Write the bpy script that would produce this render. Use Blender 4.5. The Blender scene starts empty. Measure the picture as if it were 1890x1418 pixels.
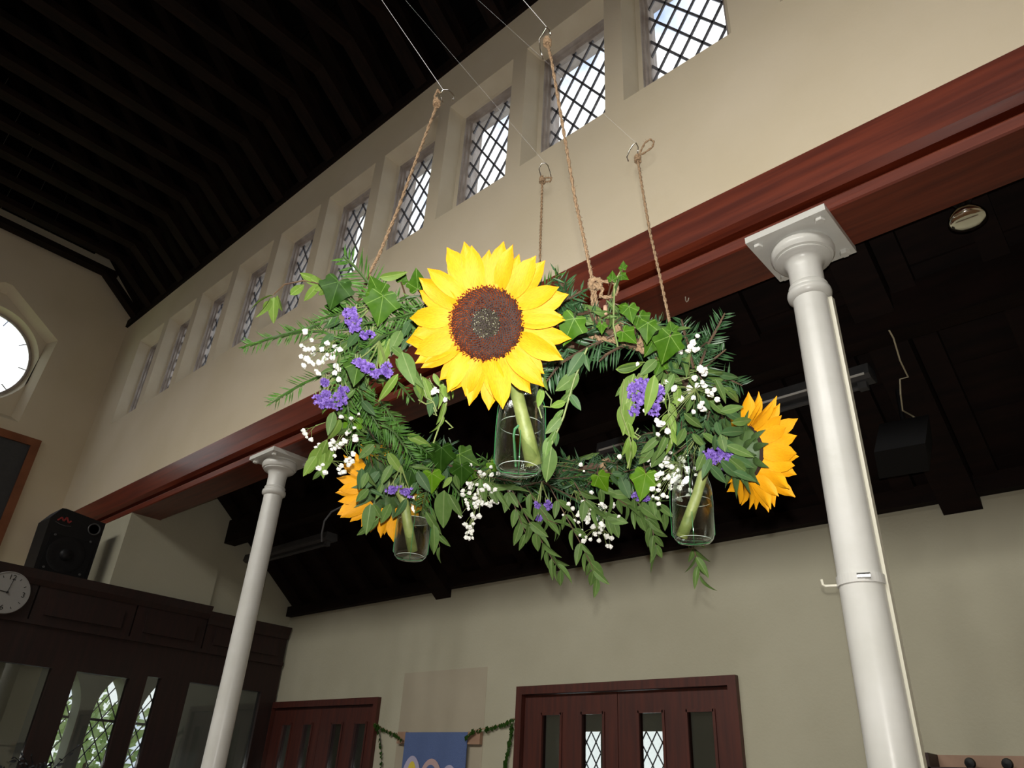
import bpy, bmesh, math, random
from mathutils import Vector, Matrix, noise
random.seed(11)
scene = bpy.context.scene
COL = scene.collection
PI = math.pi
def V(*a): return Vector(a)

# ------------------------------------------------------------------ camera
FPX, IW, IH = 1347.25, 1890.0, 1418.0
YAW, PITCH, ROLL = (math.radians(a) for a in (-43.704, 28.980, 3.384))
EYE = V(0, 0, 1.5)
FWD = V(math.sin(YAW)*math.cos(PITCH), math.cos(YAW)*math.cos(PITCH), math.sin(PITCH))
_r = V(math.cos(YAW), -math.sin(YAW), 0); _u = _r.cross(FWD)
RGT = _r*math.cos(ROLL) + _u*math.sin(ROLL)
UPV = _u*math.cos(ROLL) - _r*math.sin(ROLL)
cam_d = bpy.data.cameras.new('camera'); cam = bpy.data.objects.new('camera', cam_d); COL.objects.link(cam)
cam_d.sensor_width = 36; cam_d.lens = FPX*36/IW; cam_d.clip_start = .02; cam_d.clip_end = 200
cam.matrix_world = Matrix(((RGT.x, UPV.x, -FWD.x, EYE.x), (RGT.y, UPV.y, -FWD.y, EYE.y), (RGT.z, UPV.z, -FWD.z, EYE.z), (0, 0, 0, 1)))
scene.camera = cam
vs = scene.view_settings
vs.view_transform = 'Standard'; vs.look = 'None'; vs.exposure = 0.0; vs.gamma = 1.0; vs.use_curve_mapping = False

# ------------------------------------------------------------------ sky: bright cloud with a few blue gaps
world = bpy.data.worlds.new('sky'); scene.world = world; world.use_nodes = True
nt = world.node_tree; nt.nodes.clear()
_o = nt.nodes.new('ShaderNodeOutputWorld'); _b = nt.nodes.new('ShaderNodeBackground')
_t = nt.nodes.new('ShaderNodeTexCoord'); _n = nt.nodes.new('ShaderNodeTexNoise'); _c = nt.nodes.new('ShaderNodeValToRGB')
_n.inputs['Scale'].default_value = 5.0; _n.inputs['Detail'].default_value = 5
_c.color_ramp.elements[0].position = .38; _c.color_ramp.elements[0].color = (.20, .32, .62, 1)
_c.color_ramp.elements[1].position = .50; _c.color_ramp.elements[1].color = (1, 1, 1, 1)
nt.links.new(_t.outputs['Generated'], _n.inputs['Vector']); nt.links.new(_n.outputs['Fac'], _c.inputs['Fac'])
nt.links.new(_c.outputs['Color'], _b.inputs['Color']); _b.inputs['Strength'].default_value = 1.9
nt.links.new(_b.outputs[0], _o.inputs[0])

# ------------------------------------------------------------------ the camera's own flash, just above its lens
FLASH_W, DAY_W = 124.0, 13.5
fl = bpy.data.lights.new('camera_flash', 'SPOT'); fl.energy = FLASH_W; fl.spot_size = math.radians(100); fl.spot_blend = .8
fl.shadow_soft_size = .009; fl.color = (1.0, .97, .91)
flo = bpy.data.objects.new('camera_flash', fl); COL.objects.link(flo)
flo.matrix_world = Matrix.Translation(UPV*.055 + FWD*.01) @ cam.matrix_world

# ------------------------------------------------------------------ helpers
def ray(px, py): return FWD + RGT*((px-945)/FPX) - UPV*((py-709)/FPX)
def W(px, py, d): return EYE + ray(px, py)*d            # a point seen at px,py standing d metres off
def pix(p):
    q = p-EYE; k = q.dot(FWD); return 945+FPX*q.dot(RGT)/k, 709-FPX*q.dot(UPV)/k, k
def atz(px, py, z): r = ray(px, py); return EYE+r*((z-EYE.z)/r.z)

class MB:
    def __init__(s): s.v = []; s.f = []
    def add(s, vs_, fs_):
        n = len(s.v); s.v += [Vector(p) for p in vs_]; s.f += [[n+i for i in f] for f in fs_]; return s
    def box(s, x0, x1, y0, y1, z0, z1):
        return s.add([(x0,y0,z0),(x1,y0,z0),(x1,y1,z0),(x0,y1,z0),(x0,y0,z1),(x1,y0,z1),(x1,y1,z1),(x0,y1,z1)],
                     [(0,3,2,1),(4,5,6,7),(0,1,5,4),(1,2,6,5),(2,3,7,6),(3,0,4,7)])
    def bar(s, a, b, w, h, up=(0,0,1)):
        a = Vector(a); b = Vector(b); d = (b-a).normalized(); x = d.cross(Vector(up))
        x = x.normalized() if x.length > 1e-6 else Vector((1,0,0)); z = x.cross(d)
        x *= w/2; z *= h/2
        return s.add([a-x-z,a+x-z,a+x+z,a-x+z,b-x-z,b+x-z,b+x+z,b-x+z],[(0,1,2,3),(4,7,6,5),(0,4,5,1),(1,5,6,2),(2,6,7,3),(3,7,4,0)])
    def tube(s, pts, r, n=6, cap=True):
        pts = [Vector(p) for p in pts]; m = len(pts)
        rs = r if isinstance(r, (list, tuple)) else [r]*m
        ref = Vector((.31,.2,.93)); vs_ = []; x = None
        for i, p in enumerate(pts):
            t = (pts[min(i+1,m-1)]-pts[max(i-1,0)])
            t = t.normalized() if t.length > 1e-9 else Vector((0,0,1))
            if x is None:
                x = t.cross(ref); x = x.normalized() if x.length > .05 else t.cross(Vector((1,0,0))).normalized()
            else:
                x = x-t*x.dot(t); x = x.normalized() if x.length > 1e-6 else t.orthogonal().normalized()
            y = t.cross(x)
            for k in range(n):
                a = 2*PI*k/n; vs_.append(p+(x*math.cos(a)+y*math.sin(a))*rs[i])
        fs_ = [(i*n+k, i*n+(k+1)%n, (i+1)*n+(k+1)%n, (i+1)*n+k) for i in range(m-1) for k in range(n)]
        if cap: fs_ += [tuple(range(n))[::-1], tuple((m-1)*n+k for k in range(n))]
        return s.add(vs_, fs_)
    def lathe(s, prof, c=(0,0,0), n=28, M=None, cap=True):
        c = Vector(c); vs_ = []
        for r, z in prof:
            for k in range(n):
                a = 2*PI*k/n; p = Vector((r*math.cos(a), r*math.sin(a), z))
                vs_.append(c+(M @ p if M else p))
        m = len(prof)
        fs_ = [(i*n+k, i*n+(k+1)%n, (i+1)*n+(k+1)%n, (i+1)*n+k) for i in range(m-1) for k in range(n)]
        if cap:
            if prof[0][0] > 1e-5: fs_.append(tuple(range(n))[::-1])
            if prof[-1][0] > 1e-5: fs_.append(tuple((m-1)*n+k for k in range(n)))
        return s.add(vs_, fs_)
    def prism(s, poly, fn, w0, w1):
        n = len(poly)
        return s.add([fn(u,v,w0) for u,v in poly]+[fn(u,v,w1) for u,v in poly],
                     [tuple(range(n))[::-1], tuple(range(n,2*n))]+[(i,(i+1)%n,n+(i+1)%n,n+i) for i in range(n)])
    def mesh(s, name, base=None, smooth=False):
        me = bpy.data.meshes.new(name); b = base or Vector((0,0,0))
        me.from_pydata([p-b for p in s.v], [], s.f); me.update()
        if smooth: me.polygons.foreach_set('use_smooth', [True]*len(me.polygons))
        return me
    def build(s, name, mat, parent=None, base=None, smooth=False, kind=None):
        me = s.mesh(name, base, smooth); me.materials.append(mat)
        o = bpy.data.objects.new(name, me); COL.objects.link(o)
        if parent: o.parent = parent
        elif base: o.location = base
        if kind: o['kind'] = kind
        return o

def smooth_by_angle(o, deg=35):
    me = o.data; me.polygons.foreach_set('use_smooth', [True]*len(me.polygons))
    try: me.set_sharp_from_angle(angle=math.radians(deg))
    except Exception: pass
    return o
def tag(o, label, cat, group=None, kind=None):
    o['label'] = label; o['category'] = cat
    if group: o['group'] = group
    if kind: o['kind'] = kind
    return o
def thing(name, base, label, cat, group=None, kind=None):
    o = bpy.data.objects.new(name, None); COL.objects.link(o); o.location = base; o.empty_display_size = .05
    return tag(o, label, cat, group, kind)
def inst(name, me, parent, Mw, base):                    # a child that shares its mesh; base is the parent's world place
    o = bpy.data.objects.new(name, me); COL.objects.link(o); o.parent = parent
    o.matrix_local = Matrix.Translation(-base) @ Mw; return o
def frame(p, yd, zd, sx=1, sy=1, sz=1):                  # matrix with y along yd and z near zd
    y = Vector(yd).normalized(); z = Vector(zd); z = z-y*z.dot(y)
    z = z.normalized() if z.length > 1e-5 else y.orthogonal().normalized()
    x = y.cross(z)
    return Matrix(((x.x*sx,y.x*sy,z.x*sz,p.x),(x.y*sx,y.y*sy,z.y*sz,p.y),(x.z*sx,y.z*sy,z.z*sz,p.z),(0,0,0,1)))
def holed(outer, holes, fn):                             # flat plate with holes: returns verts, faces
    bm = bmesh.new()
    for loop in [outer]+holes:
        vs_ = [bm.verts.new(fn(u,v)) for u,v in loop]
        for i in range(len(vs_)): bm.edges.new((vs_[i], vs_[(i+1) % len(vs_)]))
    bmesh.ops.triangle_fill(bm, use_beauty=True, use_dissolve=False, edges=bm.edges[:])
    bm.verts.index_update(); r = [v.co.copy() for v in bm.verts], [[v.index for v in f.verts] for f in bm.faces]; bm.free(); return r
def circ(c, r, n, a0=0): return [(c[0]+r*math.cos(a0+2*PI*k/n), c[1]+r*math.sin(a0+2*PI*k/n)) for k in range(n)]
def clip(poly, x0, x1, z0, z1):                          # clip a polygon to a rectangle
    for ax, lim, sg in ((0,x0,1),(0,x1,-1),(1,z0,1),(1,z1,-1)):
        out = []
        for i in range(len(poly)):
            a = poly[i]; b = poly[(i+1) % len(poly)]; da = (a[ax]-lim)*sg; db = (b[ax]-lim)*sg
            if da >= 0: out.append(a)
            if da*db < 0:
                t = da/(da-db); out.append((a[0]+(b[0]-a[0])*t, a[1]+(b[1]-a[1])*t))
        poly = out
        if len(poly) < 3: return []
    return poly

# ------------------------------------------------------------------ materials
def newmat(name):
    m = bpy.data.materials.new(name); m.use_nodes = True
    return m, m.node_tree, m.node_tree.nodes['Principled BSDF']
def mat(name, c1, c2=None, rough=.6, scale=20, detail=4, stretch=None, bump=0, metal=0, coat=0, spec=.5, lo=.35, hi=.65, bscale=None, rv=0):
    m, t, b = newmat(name)
    b.inputs['Roughness'].default_value = rough; b.inputs['Metallic'].default_value = metal
    b.inputs['Coat Weight'].default_value = coat; b.inputs['Coat Roughness'].default_value = .12
    b.inputs['Specular IOR Level'].default_value = spec
    b.inputs['Base Color'].default_value = (*c1, 1)
    if c2 or bump:
        tc = t.nodes.new('ShaderNodeTexCoord'); mp = t.nodes.new('ShaderNodeMapping')
        t.links.new(tc.outputs['Object'], mp.inputs['Vector'])
        if stretch: mp.inputs['Scale'].default_value = stretch
        n = t.nodes.new('ShaderNodeTexNoise'); n.inputs['Scale'].default_value = scale; n.inputs['Detail'].default_value = detail
        t.links.new(mp.outputs['Vector'], n.inputs['Vector'])
        if c2:
            r = t.nodes.new('ShaderNodeValToRGB'); r.color_ramp.elements[0].position = lo; r.color_ramp.elements[1].position = hi
            r.color_ramp.elements[0].color = (*c1, 1); r.color_ramp.elements[1].color = (*c2, 1)
            t.links.new(n.outputs['Fac'], r.inputs['Fac'])
            src = r.outputs['Color']
            if rv:
                oi = t.nodes.new('ShaderNodeObjectInfo'); hs = t.nodes.new('ShaderNodeHueSaturation')
                ma = t.nodes.new('ShaderNodeMapRange'); ma.inputs['To Min'].default_value = 1-rv; ma.inputs['To Max'].default_value = 1+rv
                t.links.new(oi.outputs['Random'], ma.inputs['Value']); t.links.new(ma.outputs['Result'], hs.inputs['Value'])
                t.links.new(src, hs.inputs['Color']); src = hs.outputs['Color']
            t.links.new(src, b.inputs['Base Color'])
        if bump:
            n2 = n
            if bscale:
                n2 = t.nodes.new('ShaderNodeTexNoise'); n2.inputs['Scale'].default_value = bscale; n2.inputs['Detail'].default_value = 5
                t.links.new(mp.outputs['Vector'], n2.inputs['Vector'])
            bp = t.nodes.new('ShaderNodeBump'); bp.inputs['Strength'].default_value = bump; bp.inputs['Distance'].default_value = .01
            t.links.new(n2.outputs['Fac'], bp.inputs['Height']); t.links.new(bp.outputs['Normal'], b.inputs['Normal'])
    return m
def veined(name, c1, c2, vein, angles, wv, rough=.4, rv=.15, spec=.15):
    """leaf colour with pale veins running out from the leaf's base (0,0) at the given angles from +y"""
    m = mat(name, c1, c2, rough=rough, scale=2.5, rv=rv, spec=spec); t = m.node_tree; b = t.nodes['Principled BSDF']
    src = b.inputs['Base Color'].links[0].from_socket
    tc = t.nodes.new('ShaderNodeTexCoord'); sp = t.nodes.new('ShaderNodeSeparateXYZ'); t.links.new(tc.outputs['Object'], sp.inputs[0])
    def mth(op, a, c=None):
        n = t.nodes.new('ShaderNodeMath'); n.operation = op
        for i, q in enumerate((a, c)):
            if q is None: continue
            if isinstance(q, (int, float)): n.inputs[i].default_value = q
            else: t.links.new(q, n.inputs[i])
        return n.outputs[0]
    acc = None
    for a in angles:
        sa, ca = math.sin(a), math.cos(a)
        perp = mth('ABSOLUTE', mth('SUBTRACT', mth('MULTIPLY', sp.outputs[0], ca), mth('MULTIPLY', sp.outputs[1], sa)))
        along = mth('ADD', mth('MULTIPLY', sp.outputs[0], sa), mth('MULTIPLY', sp.outputs[1], ca))
        hit = mth('MULTIPLY', mth('LESS_THAN', perp, wv), mth('GREATER_THAN', along, 0.0))
        acc = hit if acc is None else mth('MAXIMUM', acc, hit)
    mx = t.nodes.new('ShaderNodeMix'); mx.data_type = 'RGBA'
    t.links.new(acc, mx.inputs[0]); t.links.new(src, mx.inputs[6]); mx.inputs[7].default_value = (*vein, 1)
    t.links.new(mx.outputs[2], b.inputs['Base Color'])
    return m
def thin_glass(name, tint=(.9,.95,.92), edge=(.35,.6,.42), rough=.0, gloss=1.0, f0=.04, pw=5, rim=0):
    m, t, b = newmat(name); t.nodes.remove(b); out = t.nodes['Material Output']
    tr = t.nodes.new('ShaderNodeBsdfTransparent'); gl = t.nodes.new('ShaderNodeBsdfGlossy'); mx = t.nodes.new('ShaderNodeMixShader')
    gl.inputs['Roughness'].default_value = rough
    lw = t.nodes.new('ShaderNodeLayerWeight'); lw.inputs['Blend'].default_value = .5
    pwn = t.nodes.new('ShaderNodeMath'); pwn.operation = 'POWER'; pwn.inputs[1].default_value = pw
    fr = t.nodes.new('ShaderNodeMath'); fr.operation = 'MULTIPLY_ADD'; fr.inputs[1].default_value = 1-f0; fr.inputs[2].default_value = f0
    t.links.new(lw.outputs['Facing'], pwn.inputs[0]); t.links.new(pwn.outputs[0], fr.inputs[0])
    cr = t.nodes.new('ShaderNodeValToRGB'); cr.color_ramp.elements[0].color = (*tint,1); cr.color_ramp.elements[1].color = (*edge,1)
    cr.color_ramp.elements[0].position = .45; cr.color_ramp.elements[1].position = .95
    t.links.new(lw.outputs['Facing'], cr.inputs['Fac']); t.links.new(cr.outputs['Color'], tr.inputs['Color'])
    gl.inputs['Color'].default_value = (gloss,gloss,gloss,1)
    t.links.new(fr.outputs[0], mx.inputs[0]); t.links.new(tr.outputs[0], mx.inputs[1]); t.links.new(gl.outputs[0], mx.inputs[2])
    if rim:  # pale diffuse at grazing angles paints the bright edges of refracted flash
        df = t.nodes.new('ShaderNodeBsdfDiffuse'); df.inputs['Color'].default_value = (.62,.70,.63,1); m2 = t.nodes.new('ShaderNodeMixShader')
        p2 = t.nodes.new('ShaderNodeMath'); p2.operation = 'POWER'; p2.inputs[1].default_value = 9; p3 = t.nodes.new('ShaderNodeMath'); p3.operation = 'MULTIPLY'; p3.inputs[1].default_value = rim
        t.links.new(lw.outputs['Facing'], p2.inputs[0]); t.links.new(p2.outputs[0], p3.inputs[0]); t.links.new(p3.outputs[0], m2.inputs[0])
        t.links.new(mx.outputs[0], m2.inputs[1]); t.links.new(df.outputs[0], m2.inputs[2]); t.links.new(m2.outputs[0], out.inputs['Surface'])
    else: t.links.new(mx.outputs[0], out.inputs['Surface'])
    return m

M = {}
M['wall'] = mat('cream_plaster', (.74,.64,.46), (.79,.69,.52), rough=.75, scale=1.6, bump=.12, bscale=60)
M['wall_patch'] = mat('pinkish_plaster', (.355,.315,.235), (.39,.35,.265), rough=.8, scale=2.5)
M['aislewall'] = mat('dimmed_cream_plaster', (.38,.362,.268), (.43,.412,.312), rough=.75, scale=1.6, bump=.12, bscale=60)  # cream darkened in its colour to stand in for the weaker aisle light
M['reveal'] = mat('reveal_plaster', (.72,.63,.47), (.78,.70,.54), rough=.7, scale=4, bump=.1, bscale=50)
M['stone'] = mat('weathered_stone', (.36,.30,.26), (.52,.46,.42), rough=.8, scale=9, bump=.3, bscale=40)
M['white_wall'] = mat('greyed_plaster', (.50,.48,.42), (.57,.55,.48), rough=.8, scale=2)
M['beam'] = mat('red_varnished_timber', (.095,.0135,.005), (.175,.029,.0105), rough=.36, scale=3.2, stretch=(.6,9,9), coat=.12, bump=.06, detail=7, spec=.35)
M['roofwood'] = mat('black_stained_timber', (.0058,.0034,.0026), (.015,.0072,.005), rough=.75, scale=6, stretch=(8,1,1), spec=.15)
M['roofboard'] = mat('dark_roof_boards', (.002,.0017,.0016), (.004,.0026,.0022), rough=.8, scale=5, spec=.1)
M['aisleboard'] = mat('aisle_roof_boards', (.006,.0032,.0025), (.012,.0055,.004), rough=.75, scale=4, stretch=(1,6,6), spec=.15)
M['screenwood'] = mat('dark_mahogany', (.012,.003,.002), (.024,.0055,.0035), rough=.65, scale=5, stretch=(6,6,.7), coat=.15)
M['doorwood'] = mat('red_mahogany', (.040,.0065,.0035), (.072,.012,.005), rough=.55, scale=4, stretch=(8,8,.6), coat=.2)
M['boardwood'] = mat('orange_brown_frame', (.20,.062,.022), (.27,.09,.035), rough=.4, scale=5)
M['boardpanel'] = mat('charcoal_panel', (.05,.052,.055), (.06,.06,.065), rough=.8, scale=30)
M['paint'] = mat('white_column_paint', (.66,.66,.62), (.72,.72,.69), rough=.3, scale=7, bump=.05, bscale=40)
M['paint2'] = mat('cream_trunking', (.74,.72,.60), rough=.35)
M['floor'] = mat('wood_floor', (.12,.06,.03), (.18,.09,.045), rough=.4, scale=3, stretch=(.4,6,6))
M['lead'] = mat('lead_came', (.09,.09,.105), (.15,.15,.17), rough=.5, scale=20)
M['black'] = mat('black_plastic', (.004,.004,.005), (.007,.007,.008), rough=.5, scale=80, spec=.25)
M['grille'] = mat('black_grille', (.003,.003,.003), (.007,.007,.008), rough=.7, scale=300, spec=.2)
M['greymetal'] = mat('grey_enamel', (.05,.052,.055), (.065,.065,.068), rough=.5, scale=20)
M['paleplastic'] = mat('pale_cable', (.42,.38,.26), rough=.5)
M['chrome'] = mat('chrome_wire', (.75,.75,.76), rough=.12, metal=1)
M['steel'] = mat('galvanised_steel', (.45,.45,.44), (.55,.55,.54), rough=.35, metal=1, scale=30)
M['silver'] = mat('silvered_bulb', (.85,.84,.75), rough=.10, metal=1)
M['clockface'] = mat('clock_white', (.32,.32,.31), rough=.5)
M['ink'] = mat('black_ink', (.01,.01,.01), rough=.6)
M['redink'] = mat('red_print', (.25,.02,.02), rough=.6)
M['blue'] = mat('blue_cloth', (.075,.115,.26), (.09,.14,.30), rough=.9, scale=200, bump=.2)
M['lilac'] = mat('lilac_felt', (.40,.38,.52), rough=.9)
M['pinkfelt'] = mat('pink_felt', (.46,.32,.31), rough=.9)
M['yellowfelt'] = mat('yellow_felt', (.62,.50,.06), rough=.9)
M['rodwood'] = mat('pale_brown_wood', (.28,.17,.11), (.34,.21,.14), rough=.6, scale=12)
M['twine'] = mat('jute_twine', (.17,.105,.055), (.30,.20,.115), rough=.9, scale=260, bump=.5)
M['nylon'] = mat('nylon_line', (.55,.55,.56), rough=.2)
M['petal'] = mat('yellow_petal', (.47,.205,.0015), (.55,.265,.0035), rough=.6, scale=16, stretch=(5,.7,1), bump=.12, spec=.25, rv=.05)
M['petal2'] = mat('deep_yellow_petal', (.54,.228,.0015), (.61,.278,.003), rough=.6, scale=16, stretch=(5,.7,1), bump=.15, spec=.25, rv=.06)
M['floret'] = mat('red_brown_floret', (.05,.007,.003), (.26,.055,.012), rough=.7, scale=240, spec=.1)
M['floretg'] = mat('green_black_floret', (.014,.018,.007), (.075,.072,.032), rough=.15, scale=220, spec=1.0)
M['tips'] = mat('pale_floret_tip', (.42,.42,.30), rough=.2, spec=.8)
M['disc'] = mat('dark_disc', (.012,.004,.003), rough=.8)
M['bract'] = mat('sunflower_green', (.022,.052,.010), (.045,.085,.018), rough=.6, scale=30, bump=.2, rv=.2)
M['stem'] = mat('pale_green_stem', (.14,.18,.045), (.20,.235,.07), rough=.55, scale=60, bump=.2)
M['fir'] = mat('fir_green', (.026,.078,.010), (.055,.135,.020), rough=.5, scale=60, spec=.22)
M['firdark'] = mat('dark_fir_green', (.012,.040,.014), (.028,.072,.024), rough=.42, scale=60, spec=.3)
M['twig'] = mat('brown_twig', (.040,.022,.011), (.075,.040,.019), rough=.8, scale=90, bump=.3)
M['redtwig'] = mat('red_brown_stem', (.055,.028,.014), (.085,.05,.022), rough=.6, scale=60)
IV = (0, .95, -.95, 2.0, -2.0)
M['ivy'] = veined('ivy_green', (.020,.058,.003), (.034,.084,.005), (.085,.150,.028), IV, .014, rough=.5, spec=.07)
M['ivydark'] = veined('dark_ivy_green', (.010,.032,.003), (.018,.050,.005), (.040,.085,.018), IV, .012, rough=.5, spec=.06)
M['ivybright'] = veined('bright_ivy_green', (.050,.120,.004), (.068,.150,.007), (.12,.20,.03), IV, .014, rough=.5, spec=.07)
M['euca'] = veined('grey_green_leaf', (.050,.095,.022), (.076,.130,.033), (.12,.17,.06), (0,), .012, rough=.55)
M['eucalight'] = veined('yellow_green_leaf', (.085,.150,.024), (.118,.185,.034), (.16,.22,.06), (0,), .012, rough=.55)
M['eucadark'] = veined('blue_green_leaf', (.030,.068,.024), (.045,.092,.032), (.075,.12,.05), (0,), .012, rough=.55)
M['white_flower'] = mat('white_blossom', (.58,.58,.52), (.74,.74,.70), rough=.7, scale=300)
M['purple'] = mat('violet_statice', (.070,.028,.22), (.21,.13,.44), rough=.7, scale=260)
M['statgreen'] = mat('statice_green', (.10,.14,.035), (.16,.20,.06), rough=.6, scale=80)
M['bottle'] = thin_glass('bottle_glass', (.96,.975,.96), (.42,.55,.45), rough=.03, pw=3.2, f0=.055, rim=.55)
M['glint'] = mat('painted_glint', (.55,.60,.55), rough=.1)  # pale colour for the painted glints at waterline and base
M['water'] = thin_glass('water', (.95,.965,.95), (.6,.7,.62), rough=.02, pw=3.2, f0=.04)
M['greenplastic'] = mat('green_wire', (.02,.12,.035), rough=.5)
M['pane'] = thin_glass('window_pane', (.96,.97,.97), (.8,.85,.85), f0=.02)
M['screenpane'] = thin_glass('screen_pane', (.72,.75,.74), (.4,.42,.42), f0=.06)
M['garden'] = mat('garden_leaf', (.30,.42,.12), (.60,.70,.38), rough=.6, scale=3, rv=.3)
M['darkplant'] = mat('shadowed_leaf', (.012,.018,.012), (.02,.02,.035), rough=.6, scale=20)
M['plinth'] = mat('plain_oak', (.12,.08,.05), (.16,.10,.06), rough=.6, scale=6)

# ================================================================== THE SETTING
YN, YW, XE = 2.30, 3.90, -8.94            # clerestory wall face, aisle wall face, end wall face
SILL, HEAD = 4.78, 5.87
WIN = [-1.49-.752*k for k in range(10)] + [-.613, .139, .891, 1.643]     # left edges of the clerestory windows
OW = .63
def struct(name, mb, m, label, cat, parent=None):
    o = mb.build(name, m, parent)
    if not parent: tag(o, label, cat, kind='structure')
    return o
X1 = 3.6
# floor
struct('floor', MB().box(-9.3, X1+.1, -2.9, 6.6, -.1, 0), M['floor'], 'brown wooden floor of the hall', 'floor')
# clerestory wall with its window openings
w = MB(); w.box(XE, X1, YN, YN+.30, 3.765, SILL); w.box(XE, X1, YN, YN+.30, HEAD, 6.45)
edges = sorted([(l, l+OW) for l in WIN]); x = XE
for a, b in edges:
    w.box(x, a, YN, YN+.30, SILL, HEAD); x = b
w.box(x, X1, YN, YN+.30, SILL, HEAD)
struct('wall_clerestory', w, M['wall'], 'cream plaster clerestory wall above the red timber beam', 'wall')
# the wall across the nave, behind the photographer, with the same windows
w = MB(); w.box(XE, X1, -3.0, -2.7, 0, SILL); w.box(XE, X1, -3.0, -2.7, HEAD, 6.45); x = XE
for a, b in edges:
    w.box(x, a, -3.0, -2.7, SILL, HEAD); x = b
w.box(x, X1, -3.0, -2.7, SILL, HEAD)
struct('wall_opposite', w, M['wall'], 'cream plaster wall across the nave', 'wall')
struct('wall_near', MB().box(X1, X1+.15, -2.95, 6.6, 0, 9.3), M['wall'], 'cream plaster wall at the near end of the nave', 'wall')

def lattice(mb, x0, x1, z0, z1, ox, oz, fn, hx=.066, hz=.105, wd=.011, dp=.010):
    """diamond leading clipped to a rectangle; returns the diamonds left between the cames"""
    s = hz/hx
    for sg in (1, -1):
        k0 = -60
        for k in range(-60, 61):
            zc = oz+2*hz*k                       # line z = zc + sg*s*(x-ox)
            p = []
            a = (x0, zc+sg*s*(x0-ox)); b = (x1, zc+sg*s*(x1-ox))
            t0, t1 = 0.0, 1.0; d = b[1]-a[1]
            ta, tb = (z0-a[1])/d, (z1-a[1])/d
            t0 = max(t0, min(ta, tb)); t1 = min(t1, max(ta, tb))
            if t1-t0 < .02: continue
            A = (a[0]+(b[0]-a[0])*t0, a[1]+d*t0); B = (a[0]+(b[0]-a[0])*t1, a[1]+d*t1)
            mb.bar(fn(*A), fn(*B), wd, dp, up=fn(0,0)-fn(0,0)+FNORM)
    out = []
    for i in range(-40, 41):
        for j in range(-60, 61):
            if (i+j) % 2 == 0: continue
            cx, cz = ox+i*hx, oz+j*hz
            if cx < x0-hx or cx > x1+hx or cz < z0-hz or cz > z1+hz: continue
            q = clip([(cx-hx,cz),(cx,cz-hz),(cx+hx,cz),(cx,cz+hz)], x0, x1, z0, z1)
            if len(q) > 2:
                ar = abs(sum(q[k][0]*q[(k+1)%len(q)][1]-q[(k+1)%len(q)][0]*q[k][1] for k in range(len(q))))/2
                if ar > .0006: out.append(q)
    return out
FNORM = V(0,1,0)

def clerestory_window(name, l, y, sg, label, panes=True, seen=True):
    base = V(l+OW/2, y, SILL)
    t = thing(name, base, label, 'window', kind='structure'); r = l+OW
    P = lambda u, v, d: V(u, y+sg*d, v)
    # splayed plaster reveal
    rect = lambda k, kt=None, kb=None: [(l+k,SILL+(k if kb is None else kb)),(r-k,SILL+(k if kb is None else kb)),(r-k,HEAD-(k if kt is None else kt)),(l+k,HEAD-(k if kt is None else kt))]
    def loft(rings, name_, m_):
        q = MB(); vs_ = [P(u,v,d) for rc_, d in rings for u,v in rc_]
        q.add(vs_, [(4*n+i,4*n+(i+1)%4,4*n+4+(i+1)%4,4*n+4+i) for n in range(len(rings)-1) for i in range(4)])
        return q.build(name_, m_, t, base)
    loft([(rect(0,0,0),0),(rect(.035,.045,.05),.105),(rect(.058,.060,.06),.118)], 'reveal', M['reveal'])
    # moulded stone frame
    loft([(rect(.058,.060,.06),.118),(rect(.061,.066,.07),.136),(rect(.072,.080,.08),.142),(rect(.074,.082,.085),.158),(rect(.084,.096,.10),.164),(rect(.086,.098,.11),.20),(rect(.05,.05,.05),.30),(rect(0,0,0),.301)], 'stone_frame', M['stone'])
    gx0, gx1, gz0, gz1 = l+.083, r-.083, SILL+.10, HEAD-.096
    m = MB(); fn = lambda u, v: V(u, y+sg*.180, v)
    ds = lattice(m, gx0, gx1, gz0, gz1, l+.128, 5.10, fn, hx=.0685, hz=.109, wd=.0135)
    m.build('lead_lattice', M['lead'], t, base)
    if panes:
        for q in ds:
            MB().prism(q, lambda u, v, d: V(u, y+sg*d, v), .178, .182).build('pane', M['pane'], t, base)
    return t
order = sorted(WIN, reverse=True)
for i, l in enumerate(order):
    n_ = ['first','second','third','fourth','fifth','sixth','seventh','eighth','ninth','tenth','eleventh','twelfth','thirteenth','fourteenth'][i]
    far = len(order)-i
    lab = 'leaded diamond-pane clerestory window in splayed cream reveal, ' + (
        'beside the round window wall' if far == 1 else '%s from the round window wall' % ['','','second','third','fourth','fifth','sixth','seventh','eighth','ninth','tenth','eleventh','twelfth','thirteenth','fourteenth'][far])
    clerestory_window('window_%d' % (i+1), l, YN, 1, lab, panes=(i > 2))
for i, l in enumerate(order):
    t = clerestory_window('window_%d' % (i+21), l, -2.7, -1, 'leaded window in the wall across the nave', panes=False); t['group'] = 'windows across the nave'
    ld = bpy.data.lights.new('window_daylight', 'AREA'); ld.shape = 'RECTANGLE'; ld.size = .40; ld.size_y = .85; ld.energy = DAY_W*(1 if l > -3.3 else .72 if l > -5.6 else .34)
    ld.color = (1.0, .965, .89); ld.spread = math.radians(98)
    lo = bpy.data.objects.new('window_daylight', ld); COL.objects.link(lo)
    lo.location = (l+OW/2, -2.68, (SILL+HEAD)/2)
    lo.rotation_euler = V(0, math.cos(math.radians(44)), -math.sin(math.radians(44))).to_track_quat('-Z', 'Y').to_euler()

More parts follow.
